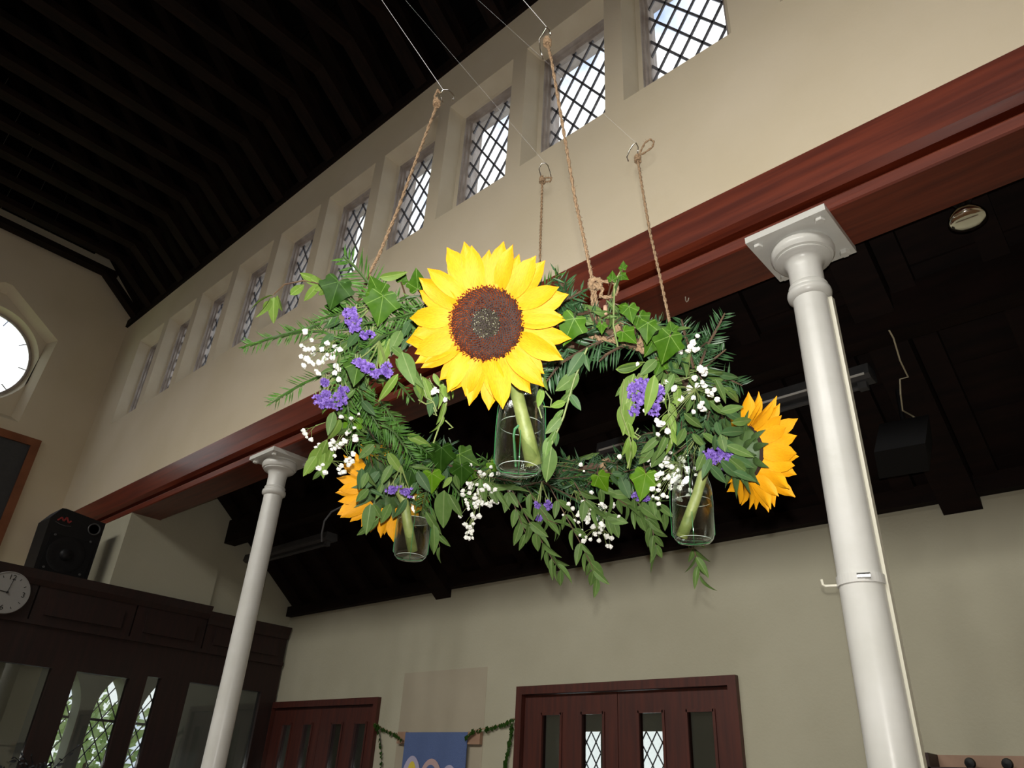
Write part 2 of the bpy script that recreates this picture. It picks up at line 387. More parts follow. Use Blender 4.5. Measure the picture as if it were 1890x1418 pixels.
# end wall with the round window in its gabled recess
fe = lambda u, v: V(XE, u, v)
RC, RR = (.99, 5.40), .535
rec = [(.36,4.72),(1.60,4.72),(1.645,5.80),(1.02,6.23),(.94,6.23),(.335,5.80)]
rec2 = [(.43,4.79),(1.53,4.79),(1.57,5.76),(1.01,6.14),(.95,6.14),(.41,5.76)]
w = MB(); w.add(*holed([(-2.95,0),(2.65,0),(2.65,6.5),(-.2,9.2),(-2.95,6.5)], [rec], fe))
w.add([V(XE,u,v) for u,v in rec]+[V(XE-.10,u,v) for u,v in rec2], [(i,(i+1)%6,6+(i+1)%6,6+i) for i in range(6)])
c1 = circ(RC, RR+.05, 48); c2 = circ(RC, RR, 48)
w.add(*holed(rec2, [c1], lambda u, v: V(XE-.10,u,v)))
w.add([V(XE-.10,u,v) for u,v in c1]+[V(XE-.20,u,v) for u,v in c2], [(i,(i+1)%48,48+(i+1)%48,48+i) for i in range(48)])
struct('wall_end', w, M['wall'], 'cream plaster end wall with round window and dark roof line', 'wall')
t = thing('window_40', V(XE-.20,RC[0],RC[1]-RR), 'round window glowing white in a gabled plaster recess', 'window', kind='structure')
b0 = t.location.copy()
m = MB(); ring = [V(XE-.185, RC[0]+(RR-.012)*math.cos(a), RC[1]+(RR-.012)*math.sin(a)) for a in [2*PI*k/48 for k in range(49)]]
m.tube(ring, .016, 6); m.build('stone_ring', M['stone'], t, b0)
m = MB()
for k in range(10):
    a = 2*PI*k/10; m.bar(V(XE-.192, RC[0]+.43*math.cos(a), RC[1]+.43*math.sin(a)), V(XE-.192, RC[0]+RR*math.cos(a), RC[1]+RR*math.sin(a)), .008, .008)
m.build('lead_came', M['lead'], t, b0)
MB().prism(circ(RC, RR, 48), lambda u, v, d: V(d,u,v), XE-.202, XE-.198).build('pane', M['pane'], t, b0)

# lower end wall of the porch with three pointed lights
def lancet(c, hw, z0, zs, za, n=7):
    arc = [(hw*(1-(i/n)**1.9), zs+(za-zs)*(i/n)**.85) for i in range(n+1)]
    return [(c-hw,z0),(c+hw,z0)]+[(c+a,z) for a,z in arc]+[(c-a,z) for a,z in arc[-2::-1]]
LAN = [2.95, 3.43, 3.91]
w = MB(); hol = [lancet(c, .172, .9, 1.93, 2.37) for c in LAN]
w.add(*holed([(2.65,0),(6.6,0),(6.6,2.85),(2.65,2.85)], hol, fe))
hol2 = [lancet(c, .145, .93, 1.93, 2.31) for c in LAN]
for h, g in zip(hol, hol2):
    n = len(h); w.add([V(XE,u,v) for u,v in h]+[V(XE-.16,u,v) for u,v in g], [(i,(i+1)%n,n+(i+1)%n,n+i) for i in range(n)])
w.box(XE-.3, XE-.27, 2.4, 2.7, 0, 2.85)
struct('wall_porch', w, M['white_wall'], 'greyish plaster porch wall with pointed window openings', 'wall')
FNORM = V(1,0,0)
for i, c in enumerate(LAN[:3]):
    t = thing('window_%d' % (41+i), V(XE-.16,c,.93), ['pointed leaded window seen through the porch screen, left of the three','pointed leaded window seen through the porch screen, middle of the three','pointed leaded window seen through the porch screen, right of the three'][i], 'window', kind='structure')
    b0 = t.location.copy(); m = MB()
    ds = lattice(m, c-.145, c+.145, .93, 2.31, c, 1.94, lambda u, v: V(XE-.16,u,v), hx=.072, hz=.115, wd=.010)
    m.box(XE-.165, XE-.145, c-.145, c+.145, 1.905, 1.93)
    m.build('lead_lattice', M['lead'], t, b0)
    for q in ds:
        MB().prism(q, lambda u, v, d: V(d,u,v), XE-.162, XE-.158).build('pane', M['pane'], t, b0)
FNORM = V(0,1,0)

# beam over the columns: two timbers with a recess between
prof = [(2.25,3.765),(2.25,3.577),(2.277,3.552),(2.32,3.552),(2.32,3.447),(2.20,3.447),(2.196,3.44),(2.196,3.396),(2.203,3.39),(2.44,3.39),(2.45,3.40),(2.45,3.765)]
b = thing('trim_1', V(XE,2.3,3.39), 'long red varnished timber beam carried on the white columns', 'beam', kind='structure'); b0 = b.location.copy()
MB().prism([p for p in prof[:4]]+[(2.45,3.552),(2.45,3.765)], lambda u, v, d: V(d,u,v), XE, X1).build('upper_timber', M['beam'], b, b0)
MB().prism([(2.32,3.552),(2.32,3.447),(2.20,3.447),(2.196,3.44),(2.196,3.396),(2.203,3.39),(2.44,3.39),(2.45,3.40),(2.45,3.552)], lambda u, v, d: V(d,u,v), XE, X1).build('lower_timber', M['beam'], b, b0)

# nave roof: closely set trusses, each foot brace, collar and rafters
c = thing('ceiling', V(-2.7,-.2,6.35), 'black stained timber nave roof of closely set trusses', 'ceiling', kind='structure'); c0 = c.location.copy()
YC = -.2
mt = MB()
for sg in (1, -1):
    f = lambda y: YC+sg*(y-YC)
    mt.bar((0,f(2.36),6.34),(0,f(1.79),6.79),.07,.13, up=(1,0,0)); mt.bar((0,f(2.45),6.42),(0,YC,9.02),.07,.13, up=(1,0,0))
mt.bar((0,f(1.92),6.79),(0,2*YC-f(1.92),6.79),.07,.13, up=(1,0,0))
tme = mt.mesh('roof_truss'); tme.materials.append(M['roofwood'])
x = -8.72
while x < X1:
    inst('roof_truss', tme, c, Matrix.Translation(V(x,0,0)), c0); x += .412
for sg in (1, -1):
    f = lambda y: YC+sg*(y-YC)
    MB().box(XE, X1, *sorted((f(2.27),f(2.45))), 6.32, 6.42).build('wall_plate', M['roofwood'], c, c0)
    k = 0
    for i in range(9):
        a = i/9; e = (i+1)/9-.004
        A = V(0,f(2.62),6.42).lerp(V(0,YC,9.16), a); B = V(0,f(2.62),6.42).lerp(V(0,YC,9.16), e)
        nn = V(0,(B-A).z,-(B-A).y).normalized()*.012*sg
        MB().add([V(XE-.3,A.y,A.z),V(X1,A.y,A.z),V(X1,B.y,B.z),V(XE-.3,B.y,B.z)]+[V(xx,q.y,q.z)+nn*2 for xx,q in ((XE-.3,A),(X1,A),(X1,B),(XE-.3,B))],
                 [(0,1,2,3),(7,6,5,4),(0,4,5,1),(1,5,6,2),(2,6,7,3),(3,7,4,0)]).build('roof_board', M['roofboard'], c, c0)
    q = MB(); q.add([V(XE-.3,f(2.66),6.42),V(X1,f(2.66),6.42),V(X1,YC,9.24),V(XE-.3,YC,9.24)],[(0,1,2,3)]); q.build('roof_lining', M['roofboard'], c, c0)

for i in range(14):
    y0 = YC-1.85+i*3.7/14; hgt = 9.15-abs(y0+.13-YC)*.99+.22
    MB().box(XE+.01, XE+.035, y0+.002, y0+3.7/14-.002, 7.08, max(7.15,hgt)).build('gable_board', M['roofboard'], c, c0)
# aisle roof
c = thing('ceiling_aisle', V(-2.5,3.2,2.85), 'dark brown sloping aisle roof with rafters and a purlin', 'ceiling', kind='structure'); c0 = c.location.copy()
RZ = lambda y, d=0: 2.85+.8*(3.9-y)+d
nb = 8
for i in range(nb):
    y0 = 4.05-(4.05-2.44)*i/nb; y1 = 4.05-(4.05-2.44)*(i+1)/nb+.006
    MB().add([V(-6.6,y0,RZ(y0,.10)),V(X1,y0,RZ(y0,.10)),V(X1,y1,RZ(y1,.10)),V(-6.6,y1,RZ(y1,.10)),V(-6.6,y0,RZ(y0,.13)),V(X1,y0,RZ(y0,.13)),V(X1,y1,RZ(y1,.13)),V(-6.6,y1,RZ(y1,.13))],
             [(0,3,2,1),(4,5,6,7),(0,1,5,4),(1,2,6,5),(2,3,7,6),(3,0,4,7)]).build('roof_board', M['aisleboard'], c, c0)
MB().add([V(-6.6,4.05,RZ(4.05,.14)),V(X1,4.05,RZ(4.05,.14)),V(X1,2.40,RZ(2.40,.14)),V(-6.6,2.40,RZ(2.40,.14))],[(0,1,2,3)]).build('roof_lining', M['roofboard'], c, c0)
mt = MB().bar((0,4.0,RZ(4.0,.045)),(0,2.46,RZ(2.46,.045)),.055,.10, up=(1,0,0)); rme = mt.mesh('rafter'); rme.materials.append(M['aisleboard'])
x = -6.34
while x < X1:
    if abs(x+.69) > .12 and abs(x+4.33) > .12: inst('rafter', rme, c, Matrix.Translation(V(x,0,0)), c0)
    x += .362
for xx in (-4.33, -.69, 2.9):
    MB().bar((xx,3.96,RZ(3.96,-.01)),(xx,2.44,RZ(2.44,-.01)),.11,.17, up=(1,0,0)).build('principal_rafter', M['aisleboard'], c, c0)
MB().box(-6.48, X1, 3.06, 3.17, RZ(3.12,-.13), RZ(3.12,.09)).build('purlin', M['aisleboard'], c, c0)
MB().box(-6.48, X1, 3.84, 3.90, 2.83, 2.92).build('wall_plate', M['aisleboard'], c, c0)

# aisle wall with two door openings
D1, D2, DT = (-6.49,-4.94), (-3.49,-1.925), 2.094
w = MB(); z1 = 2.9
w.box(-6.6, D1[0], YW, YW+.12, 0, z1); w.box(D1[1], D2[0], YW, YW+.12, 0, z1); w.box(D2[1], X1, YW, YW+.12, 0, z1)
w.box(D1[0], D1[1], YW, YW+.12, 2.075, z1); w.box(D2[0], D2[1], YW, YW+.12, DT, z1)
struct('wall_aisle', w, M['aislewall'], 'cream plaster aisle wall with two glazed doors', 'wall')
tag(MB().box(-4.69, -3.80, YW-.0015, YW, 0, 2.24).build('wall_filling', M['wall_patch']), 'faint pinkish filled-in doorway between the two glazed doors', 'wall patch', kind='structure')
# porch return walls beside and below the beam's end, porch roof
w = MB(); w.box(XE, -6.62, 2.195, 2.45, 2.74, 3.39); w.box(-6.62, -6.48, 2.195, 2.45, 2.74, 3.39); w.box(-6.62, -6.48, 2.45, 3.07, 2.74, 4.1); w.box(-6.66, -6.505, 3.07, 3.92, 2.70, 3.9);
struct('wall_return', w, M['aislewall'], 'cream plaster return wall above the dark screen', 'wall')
w = MB(); w.box(XE, -6.50, .9, 3.95, 2.68, 2.74)
struct('ceiling_porch', w, M['white_wall'], 'flat ceiling of the porch behind the screen', 'ceiling')
w = MB(); w.box(XE, -6.5, .8, .9, 0, 2.74)
struct('wall_porch_side', w, M['white_wall'], 'plain side wall of the porch', 'wall')
# room beyond the aisle doors
w = MB(); w.add(*holed([(XE,0),(X1,0),(X1,2.85),(XE,2.85)], [[(a,.9),(a+.46,.9),(a+.46,2.04),(a,2.04)] for a in (-5.18,-4.42)], lambda u, v: V(u,6.5,v)))
struct('wall_back', w, M['white_wall'], 'grey wall of the room seen through the door glass', 'wall')
struct('ceiling_back', MB().box(XE, X1, 4.02, 6.6, 2.78, 2.85), M['white_wall'], 'ceiling of the room behind the aisle doors', 'ceiling')
for i, a in enumerate((-5.18,-4.42)):
    t = thing('window_%d' % (45+i), V(a+.23,6.5,.9), ['bright leaded window seen through the left inner pane of the near door','bright leaded window seen through the right inner pane of the near door'][i], 'window', kind='structure'); b0 = t.location.copy()
    m = MB(); ds = lattice(m, a, a+.46, .9, 2.04, a+.23, 2.04, lambda u, v: V(u,6.5,v), hx=.058, hz=.095, wd=.009)
    m.build('lead_lattice', M['lead'], t, b0)
    for q in ds: MB().prism(q, lambda u, v, d: V(u,d,v), 6.498, 6.502).build('pane', M['pane'], t, b0)

def daylight(loc, sx, sy, dr, e):
    ld = bpy.data.lights.new('window_daylight', 'AREA'); ld.shape = 'RECTANGLE'; ld.size = sx; ld.size_y = sy; ld.energy = e; ld.color = (.95,.98,1.0)
    lo = bpy.data.objects.new('window_daylight', ld); COL.objects.link(lo); lo.location = loc; lo.rotation_euler = dr.to_track_quat('-Z','Z').to_euler()
for a in (-5.18,-4.42): daylight((a+.23,6.45,1.45), .42, 1.05, V(0,-1,-.25), 7)
for c_ in LAN: daylight((XE+.04,c_,1.55), .28, 1.2, V(1,0,-.3), 2.2)
# doors in the aisle wall
def door(name, x0, x1, zt, panes, ptop, label):
    t = thing(name, V((x0+x1)/2, YW, 0), label, 'door', kind='structure'); b0 = t.location.copy()
    m = MB(); m.box(x0, x0+.05, YW-.035, YW+.10, 0, zt); m.box(x1-.05, x1, YW-.035, YW+.10, 0, zt); m.box(x0+.05, x1-.05, YW-.035, YW+.10, zt-.05, zt)
    m.build('door_frame', M['doorwood'], t, b0)
    mid = (x0+x1)/2
    for a, b, ps in ((x0+.053, mid-.002, panes[:2]), (mid+.002, x1-.053, panes[2:])):
        m = MB(); y0, y1 = YW+.0, YW+.045; xs = [a]+[q for p in ps for q in p]+[b]
        for k in range(0, 6, 2): m.box(xs[k], xs[k+1], y0, y1, .01, zt-.053)
        for p in ps: m.box(p[0], p[1], y0, y1, ptop, zt-.053); m.box(p[0], p[1], y0, y1, .01, .35)
        lf = m.build('door_leaf', M['doorwood'], t, b0)
        for p in ps:
            MB().box(p[0], p[1], YW+.018, YW+.024, .35, ptop).build('pane', M['screenpane'], lf, b0).parent = lf
            e = MB()
            for xx in p: e.box(xx-.008, xx+.008, YW-.008, YW, .35, ptop+.008)
            e.box(p[0], p[1], YW-.008, YW, ptop-.006, ptop+.010)
            e.build('glazing_bead', M['doorwood'], lf, b0)
        hx = mid-.05 if a < mid-.3 else mid+.05
        MB().tube([V(hx,YW,1.0),V(hx,YW-.04,1.0),V(hx,YW-.04,1.18),V(hx,YW,1.18)], .009, 8).build('handle', M['steel'], lf, b0)
    return t
door('door_1', D1[0], D1[1], 2.075, [(-6.279,-6.129),(-5.958,-5.819),(-5.548,-5.395),(-5.236,-5.081)], 1.893, 'dark red double door with four narrow panes beside the porch screen')
door('door_2', D2[0], D2[1], DT, [(-3.292,-3.131),(-2.976,-2.808),(-2.565,-2.396),(-2.25,-2.082)], 1.925, 'red double door with four narrow panes below the hanging wreath')

# glazed porch screen
t = thing('porch_screen', V(-6.45,2.4,0), 'dark mahogany porch screen with glazed openings below the loudspeaker', 'screen'); b0 = t.location.copy()
xs0, xs1 = -6.52, -6.45
for a, b in ((.90,1.02),(1.979,2.152),(2.554,2.69),(2.806,3.05),(3.73,3.885)):
    MB().box(xs0, xs1, a, b, 0, 2.11 if b < 2.75 else 2.145).build('post', M['screenwood'], t, b0)
MB().box(xs0, xs1, .9, 2.69, 2.11, 2.40).build('head_rail', M['screenwood'], t, b0)
MB().box(xs0, xs1, 2.69, 3.885, 2.145, 2.40).build('head_rail', M['screenwood'], t, b0)
for a, b in ((.9,1.7),(1.7,2.45),(2.45,3.07),(3.07,3.885)):
    MB().box(xs0, xs1+.012, a+.006, b-.006, 2.40, 2.66).build('fascia_panel', M['screenwood'], t, b0)
    MB().box(xs0, xs1+.03, a+.09, b-.09, 2.46, 2.60).build('raised_panel', M['screenwood'], t, b0)
MB().prism([(-6.53,2.66),(-6.43,2.66),(-6.41,2.70),(-6.39,2.765),(-6.53,2.765)], lambda u, v, d: V(u,d,v), .9, 3.07).build('cornice', M['screenwood'], t, b0)
MB().prism([(-6.53,2.62),(-6.43,2.62),(-6.42,2.66),(-6.40,2.725),(-6.53,2.725)], lambda u, v, d: V(u,d,v), 3.07, 3.885).build('cornice', M['screenwood'], t, b0)
MB().box(xs0-.01, xs1+.02, .9, 3.885, 2.385, 2.415).build('moulding', M['screenwood'], t, b0)
for a, b, zt in ((1.02,1.979,2.11),(2.152,2.554,2.11),(2.69,2.806,2.145),(3.05,3.73,2.145)):
    MB().box(-6.488, -6.482, a, b, .5, zt).build('pane', M['screenpane'], t, b0)
    MB().box(xs0, xs1-.01, a, b, 0, .5).build('kick_panel', M['screenwood'], t, b0)

# columns
def column(x, label):
    t = thing('column', V(x,2.3,0), label, 'column', 'white iron columns under the beam'); b0 = t.location.copy()
    smooth_by_angle(MB().lathe([(.105,0),(.105,.10),(.09,.13),(.075,.16),(.067,.22),(.066,.8),(.065,1.6),(.0625,2.4),(.0605,3.12)], (x,2.3,0), 40).build('shaft', M['paint'], t, b0), 30)
    smooth_by_angle(MB().lathe([(.060,3.115),(.066,3.120),(.0755,3.128),(.0775,3.140),(.0755,3.152),(.066,3.158),(.066,3.166),(.069,3.172),(.066,3.178),(.060,3.182)], (x,2.3,0), 40).build('collar', M['paint'], t, b0), 50)
    smooth_by_angle(MB().lathe([(.060,3.18),(.0603,3.248),(.0625,3.264),(.068,3.277),(.078,3.286),(.094,3.291),(.1005,3.296),(.098,3.303),(.107,3.306),(.114,3.316),(.116,3.330),(.113,3.345),(.104,3.352),(.104,3.364)], (x,2.3,0), 44).build('capital', M['paint'], t, b0), 28)
    MB().box(x-.152, x+.152, 2.148, 2.452, 3.362, 3.39).build('top_plate', M['paint'], t, b0)
    for sx in (-1,1):
        for sy in (-1,1):
            MB().lathe([(.017,3.344),(.019,3.348),(.019,3.363)], (x+sx*.118,2.3+sy*.118,0), 6).build('bolt', M['paint'], t, b0)
    return t
column(-.715, 'white iron column with clip and trunking, nearest on the right')
column(-4.33, 'plain white iron column left of the wreath, before the porch screen')
# trunking and clip on the near column
px_, py_ = -.715+.0665*.954-.004, 2.3+.0665*.297
tag(MB().box(px_-.011, px_+.013, py_-.012, py_+.014, 0, 3.11).build('cable_trunking', M['paint2']), 'slim cream cable trunking running up the near white column', 'trunking')
t = thing('hose_clip', V(-.715,2.3,2.07), 'metal band clip with small hook around the near column', 'clip'); b0 = t.location.copy()
m = MB(); m.lathe([(.0655,2.078),(.068,2.078),(.068,2.106),(.0655,2.106)], (-.715,2.3,0), 40); m.build('band', M['paint'], t, b0)
toc = V(.27,-.96,0); rt = V(.954,.297,0)*-1
p = V(-.715,2.3,2.094)+toc*.066+V(.954,.297,0)*.012
m = MB(); m.tube([p+V(.954,.297,0)*-.018, p+V(.954,.297,0)*.018], .009, 8); m.build('screw', M['steel'], t, b0)
p = V(-.715,2.3,2.085)+rt*.066
MB().tube([p, p+rt*.034, p+rt*.040+V(0,0,.004), p+rt*.042+V(0,0,.02)], .0042, 8).build('hook', M['paint2'], t, b0)

# ================================================================== THINGS IN THE HALL
def text_mesh(s, size, name):
    cu = bpy.data.curves.new(name, 'FONT'); cu.body = s; cu.size = size; cu.align_x = 'CENTER'; cu.align_y = 'CENTER'; cu.extrude = .0008
    ob = bpy.data.objects.new(name, cu); COL.objects.link(ob)
    bpy.context.view_layer.update()
    me = bpy.data.meshes.new_from_object(ob.evaluated_get(bpy.context.evaluated_depsgraph_get()))
    bpy.data.objects.remove(ob); bpy.data.curves.remove(cu); return me
# clock on the screen's fascia
t = thing('wall_clock', V(-6.405,1.50,2.42), 'round white wall clock on the porch screen below the loudspeaker', 'clock'); b0 = t.location.copy()
Rx = Matrix.Rotation(PI/2, 3, 'Y')
Mx = Matrix(((0,0,1),(1,0,0),(0,1,0)))                      # local z to +x, x to +y, y to +z
CC = V(-6.425,1.50,2.565)
smooth_by_angle(MB().lathe([(.15,0),(.152,.012),(.148,.022),(.143,.022)], CC, 48, M=Mx, cap=False).build('rim', M['clockface'], t, b0), 30)
MB().lathe([(.144,.012),(.144,.018)], CC, 48, M=Mx).build('dial', M['clockface'], t, b0)
for n_, a in (('12',90),('3',0),('6',-90),('9',180)):
    me = text_mesh(n_, .052, 'numeral'); me.materials.append(M['ink'])
    q = CC+V(.019, .108*math.cos(math.radians(a)), .108*math.sin(math.radians(a)))
    inst('numeral', me, t, Matrix.Translation(q) @ Mx.to_4x4(), b0)
for k in range(12):
    if k % 3 == 0: continue
    a = math.radians(30*k); d = V(0,math.cos(a),math.sin(a))
    MB().bar(CC+V(.0192,0,0)+d*.108, CC+V(.0192,0,0)+d*.124, .004, .001, up=(1,0,0)).build('hour_mark', M['ink'], t, b0)
MB().bar(CC+V(.021,0,0), CC+V(.021,-.075,.006), .006, .0015, up=(1,0,0)).build('hour_hand', M['ink'], t, b0)
MB().bar(CC+V(.023,0,0), CC+V(.023,.012,.10), .004, .0015, up=(1,0,0)).build('minute_hand', M['ink'], t, b0)
MB().lathe([(.008,.018),(.008,.026)], CC, 12, M=Mx).build('centre_pin', M['ink'], t, b0)

# loudspeaker standing on the porch roof
t = thing('loudspeaker', V(-6.72,1.84,2.74), 'black loudspeaker with red badge standing on the porch roof', 'loudspeaker'); b0 = t.location.copy()
face = [(1.66,2.75),(2.06,2.75),(2.06,3.275),(1.735,3.312),(1.705,3.308),(1.645,3.215)]
MB().prism(face, lambda u, v, d: V(d,u,v), -6.88, -6.60).build('cabinet', M['black'], t, b0)
MB().prism([(1.685,2.78),(2.03,2.78),(2.03,3.10),(1.685,3.10)], lambda u, v, d: V(d,u,v), -6.60, -6.592).build('grille', M['grille'], t, b0)
smooth_by_angle(MB().lathe([(.046,0),(.05,.004),(.046,.008),(.041,.006),(.038,.0)], V(-6.596,1.985,3.205), 28, M=Mx).build('port_ring', M['greymetal'], t, b0), 40)
smooth_by_angle(MB().lathe([(.142,0),(.142,.004),(.135,.006),(.10,.002),(.05,.004),(.045,.016),(.028,.026),(.001,.030)], V(-6.594,1.845,2.955), 36, M=Mx).build('woofer', M['black'], t, b0), 40)
for yy, zz in ((1.72,2.83),(1.99,2.83),(1.99,3.10),(1.72,3.09)):
    MB().lathe([(.010,0),(.008,.004)], V(-6.592,yy,zz), 10, M=Mx).build('screw', M['greymetal'], t, b0)
m = MB()
for a, b in (((1.70,3.205),(1.725,3.235)),((1.725,3.235),(1.745,3.21)),((1.745,3.21),(1.76,3.245)),((1.76,3.245),(1.785,3.205)),((1.785,3.205),(1.80,3.225))):
    m.bar(V(-6.597,*a), V(-6.597,*b), .012, .003, up=(1,0,0))
m.build('badge', M['redink'], t, b0)
MB().tube([V(-6.598,1.69,3.19),V(-6.598,1.73,3.178),V(-6.598,1.77,3.175),V(-6.598,1.81,3.182)], .003, 6).build('badge_underline', M['greymetal'], t, b0)

# board on the end wall
t = thing('wall_board', V(XE,1.2,3.53), 'large charcoal board in orange-brown wooden frame on the end wall', 'board'); b0 = t.location.copy()
yb0, yb1, zb0, zb1 = .30, 1.872, 3.30, 4.59
m = MB(); m.box(XE, XE+.035, yb1-.085, yb1, zb0, zb1); m.box(XE, XE+.035, yb0, yb0+.085, zb0, zb1); m.box(XE, XE+.035, yb0+.085, yb1-.085, zb1-.085, zb1); m.box(XE, XE+.035, yb0+.085, yb1-.085, zb0, zb0+.085)
m.build('frame', M['boardwood'], t, b0)
MB().box(XE, XE+.015, yb0+.085, yb1-.085, zb0+.085, zb1-.085).build('panel', M['boardpanel'], t, b0)

# batten lights on the aisle purlin
def batten(x0, x1, y, z, label, edge):
    t = thing('batten_light', V((x0+x1)/2,y,z), label, 'light fitting', 'batten lights in the aisle roof'); b0 = t.location.copy()
    MB().prism([(y-.05,z+.10),(y+.05,z+.10),(y+.06,z+.045),(y+.035,z+.03),(y-.035,z+.03),(y-.06,z+.045)], lambda u, v, d: V(d,u,v), x0, x1).build('casing', M['greymetal'], t, b0)
    MB().box(x0+.02, x1-.02, y-.064, y-.059, z+.040, z+.050).build('casing_lip', M[edge], t, b0)
    MB().tube([V(x0+.05,y,z+.012),V(x1-.05,y,z+.012)], .013, 10).build('tube', M['greymetal'], t, b0)
    for xx in (x0+.03, x1-.07):
        MB().box(xx, xx+.04, y-.018, y+.018, z-.004, z+.03).build('lamp_holder', M['greymetal'], t, b0)
batten(-2.35, -.80, 3.27, 3.22, 'unlit grey batten light behind the wreath, beside the near column', 'paint')
batten(-6.40, -5.10, 3.30, 3.17, 'unlit dark batten light beyond the far column', 'greymetal')
tag(MB().tube([W(632,935,4.75),W(612,945,4.75),W(599,962,4.75),W(594,985,4.75),W(594,1000,4.76)], .006, 6).build('lamp_cable', M['greymetal']), 'thin curved cable dropping to the far batten light', 'cable')

# spot bulb under the aisle roof
lp = W(1786,405, 2.62)
t = thing('reflector_bulb', lp, 'silvery reflector bulb hanging in the dark aisle roof', 'lamp'); b0 = lp.copy()
Ml = frame(V(0,0,0), V(1,0,0), V(.05,-.02,-1)).to_3x3()
smooth_by_angle(MB().lathe([(.020,-.085),(.022,-.065),(.030,-.050),(.048,-.030),(.060,-.010),(.063,.000),(.062,.006),(.055,.012),(.040,.016),(.020,.018),(.001,.0185)], lp, 36, M=Ml).build('bulb', M['silver'], t, b0), 60)
smooth_by_angle(MB().lathe([(.001,-.15),(.034,-.148),(.036,-.135),(.036,-.10),(.030,-.082),(.022,-.078)], lp, 24, M=Ml).build('lamp_holder', M['black'], t, b0), 40)
top = lp+Ml @ V(0,0,-.15)
MB().tube([top, V(top.x, top.y, RZ(top.y,.08))], .008, 6).build('rod', M['black'], t, b0)

# small dark loudspeaker on the near principal rafter, with its pale cable
q = W(1668,825, 3.22)
t = thing('rafter_speaker', q, 'dark box loudspeaker under the aisle roof right of the near column', 'loudspeaker'); b0 = q.copy()
m = MB(); ex = V(.16,.02,0); ey = V(-.03,.11,-.06); ez = V(.01,.05,.085)
m.add([q+sx*ex*.62+sy*ey*.6+sz*ez for sz in (-1,1) for sy in (-1,1) for sx in (-1,1)], [(0,2,3,1),(4,5,7,6),(0,1,5,4),(1,3,7,5),(3,2,6,7),(2,0,4,6)])
m.build('cabinet', M['grille'], t, b0)
MB().tube([q+ez*.9, V(q.x+.02,q.y+.06,RZ(q.y,.0))], .012, 8).build('bracket', M['black'], t, b0)
d_ = [2.98,3.0,3.05,3.12,3.14,3.14,3.2,3.28,3.3,3.32]
pts = [(1641,610),(1649,624),(1661,665),(1676,696),(1661,700),(1662,728),(1666,758),(1684,768),(1702,780),(1714,797)]
tag(MB().tube([W(a,b,d) for (a,b),d in zip(pts,d_)], .0035, 6).build('speaker_cable', M['paleplastic']), 'pale cable running down the rafter to the dark box loudspeaker', 'cable')
# cup hook in the beam
hp = V(-1.237,2.341,3.39)
tag(MB().tube([hp, hp+V(0,0,-.02), hp+V(.006,-.004,-.032), hp+V(.016,-.01,-.034), hp+V(.022,-.012,-.022)], .0022, 6).build('cup_hook', M['paint2']), 'tiny pale cup hook screwed under the beam', 'hook')

# banner with its rod
t = thing('banner', V(-4.24,YW,1.0), 'blue cloth banner with pale egg shapes hung between the doors', 'banner'); b0 = t.location.copy()
m = MB(); NX, NZ = 14, 10; bx0, bx1, bz0, bz1 = -4.565, -3.918, 1.0, 1.822
vs_ = []
for s_ in (0, 1):
    for i in range(NX+1):
        for j in range(NZ+1):
            u = bx0+(bx1-bx0)*i/NX; v = bz0+(bz1-bz0)*j/NZ
            vs_.append(V(u, YW-.034+.006*math.sin(i*1.1)*(1-j/NZ)+s_*.004, v))
K = (NX+1)*(NZ+1); fs_ = []
for s_ in (0, 1):
    for i in range(NX):
        for j in range(NZ):
            a = s_*K+i*(NZ+1)+j; f = (a, a+NZ+1, a+NZ+2, a+1); fs_.append(f if s_ == 0 else f[::-1])
m.add(vs_, fs_); m.build('cloth', M['blue'], t, b0, smooth=True)
def egg(cx, cz, rx, rz, m_, y): 
    MB().prism([(cx+rx*math.cos(a)*(1-.18*math.sin(a)), cz+rz*math.sin(a)) for a in [2*PI*k/28 for k in range(28)]], lambda u, v, d: V(u,d,v), y, y+.003).build('applique', M[m_], t, b0)
egg(-4.447,1.565,.092,.105,'lilac',YW-.045); egg(-4.442,1.575,.042,.06,'yellowfelt',YW-.048)
egg(-4.243,1.555,.108,.100,'pinkfelt',YW-.045); egg(-4.245,1.562,.06,.055,'blue',YW-.048)
egg(-4.06,1.56,.07,.06,'lilac',YW-.045)
MB().tube([V(-4.57,YW-.02,1.812),V(-3.912,YW-.02,1.812)], .012, 8).build('rod', M['rodwood'], t, b0)
for a, b in ((-4.66,-4.566),(-3.917,-3.803)):
    MB().box(a, b, YW-.03, YW-.003, 1.748, 1.826).build('rod_block', M['rodwood'], t, b0)

# coat rack
t = thing('coat_rack', V(-.55,YW,1.58), 'brown wooden coat rack with black pegs right of the near column', 'coat rack'); b0 = t.location.copy()
MB().box(-1.045, .35, YW-.022, YW, 1.60, 1.725).build('backboard', M['rodwood'], t, b0)
MB().box(-1.045, .35, YW-.16, YW-.022, 1.655, 1.672).build('shelf', M['screenwood'], t, b0)
for k in range(7):
    smooth_by_angle(MB().lathe([(.008,0),(.008,.04),(.018,.045),(.022,.055),(.018,.066),(.001,.07)], V(-.885+.135*k,YW-.022,1.692), 14, M=Matrix(((1,0,0),(0,0,-1),(0,1,0)))).build('peg', M['black'], t, b0), 50)
MB().box(-1.03,-1.018,YW-.16,YW-.022,1.64,1.725).build('bracket', M['screenwood'], t, b0)

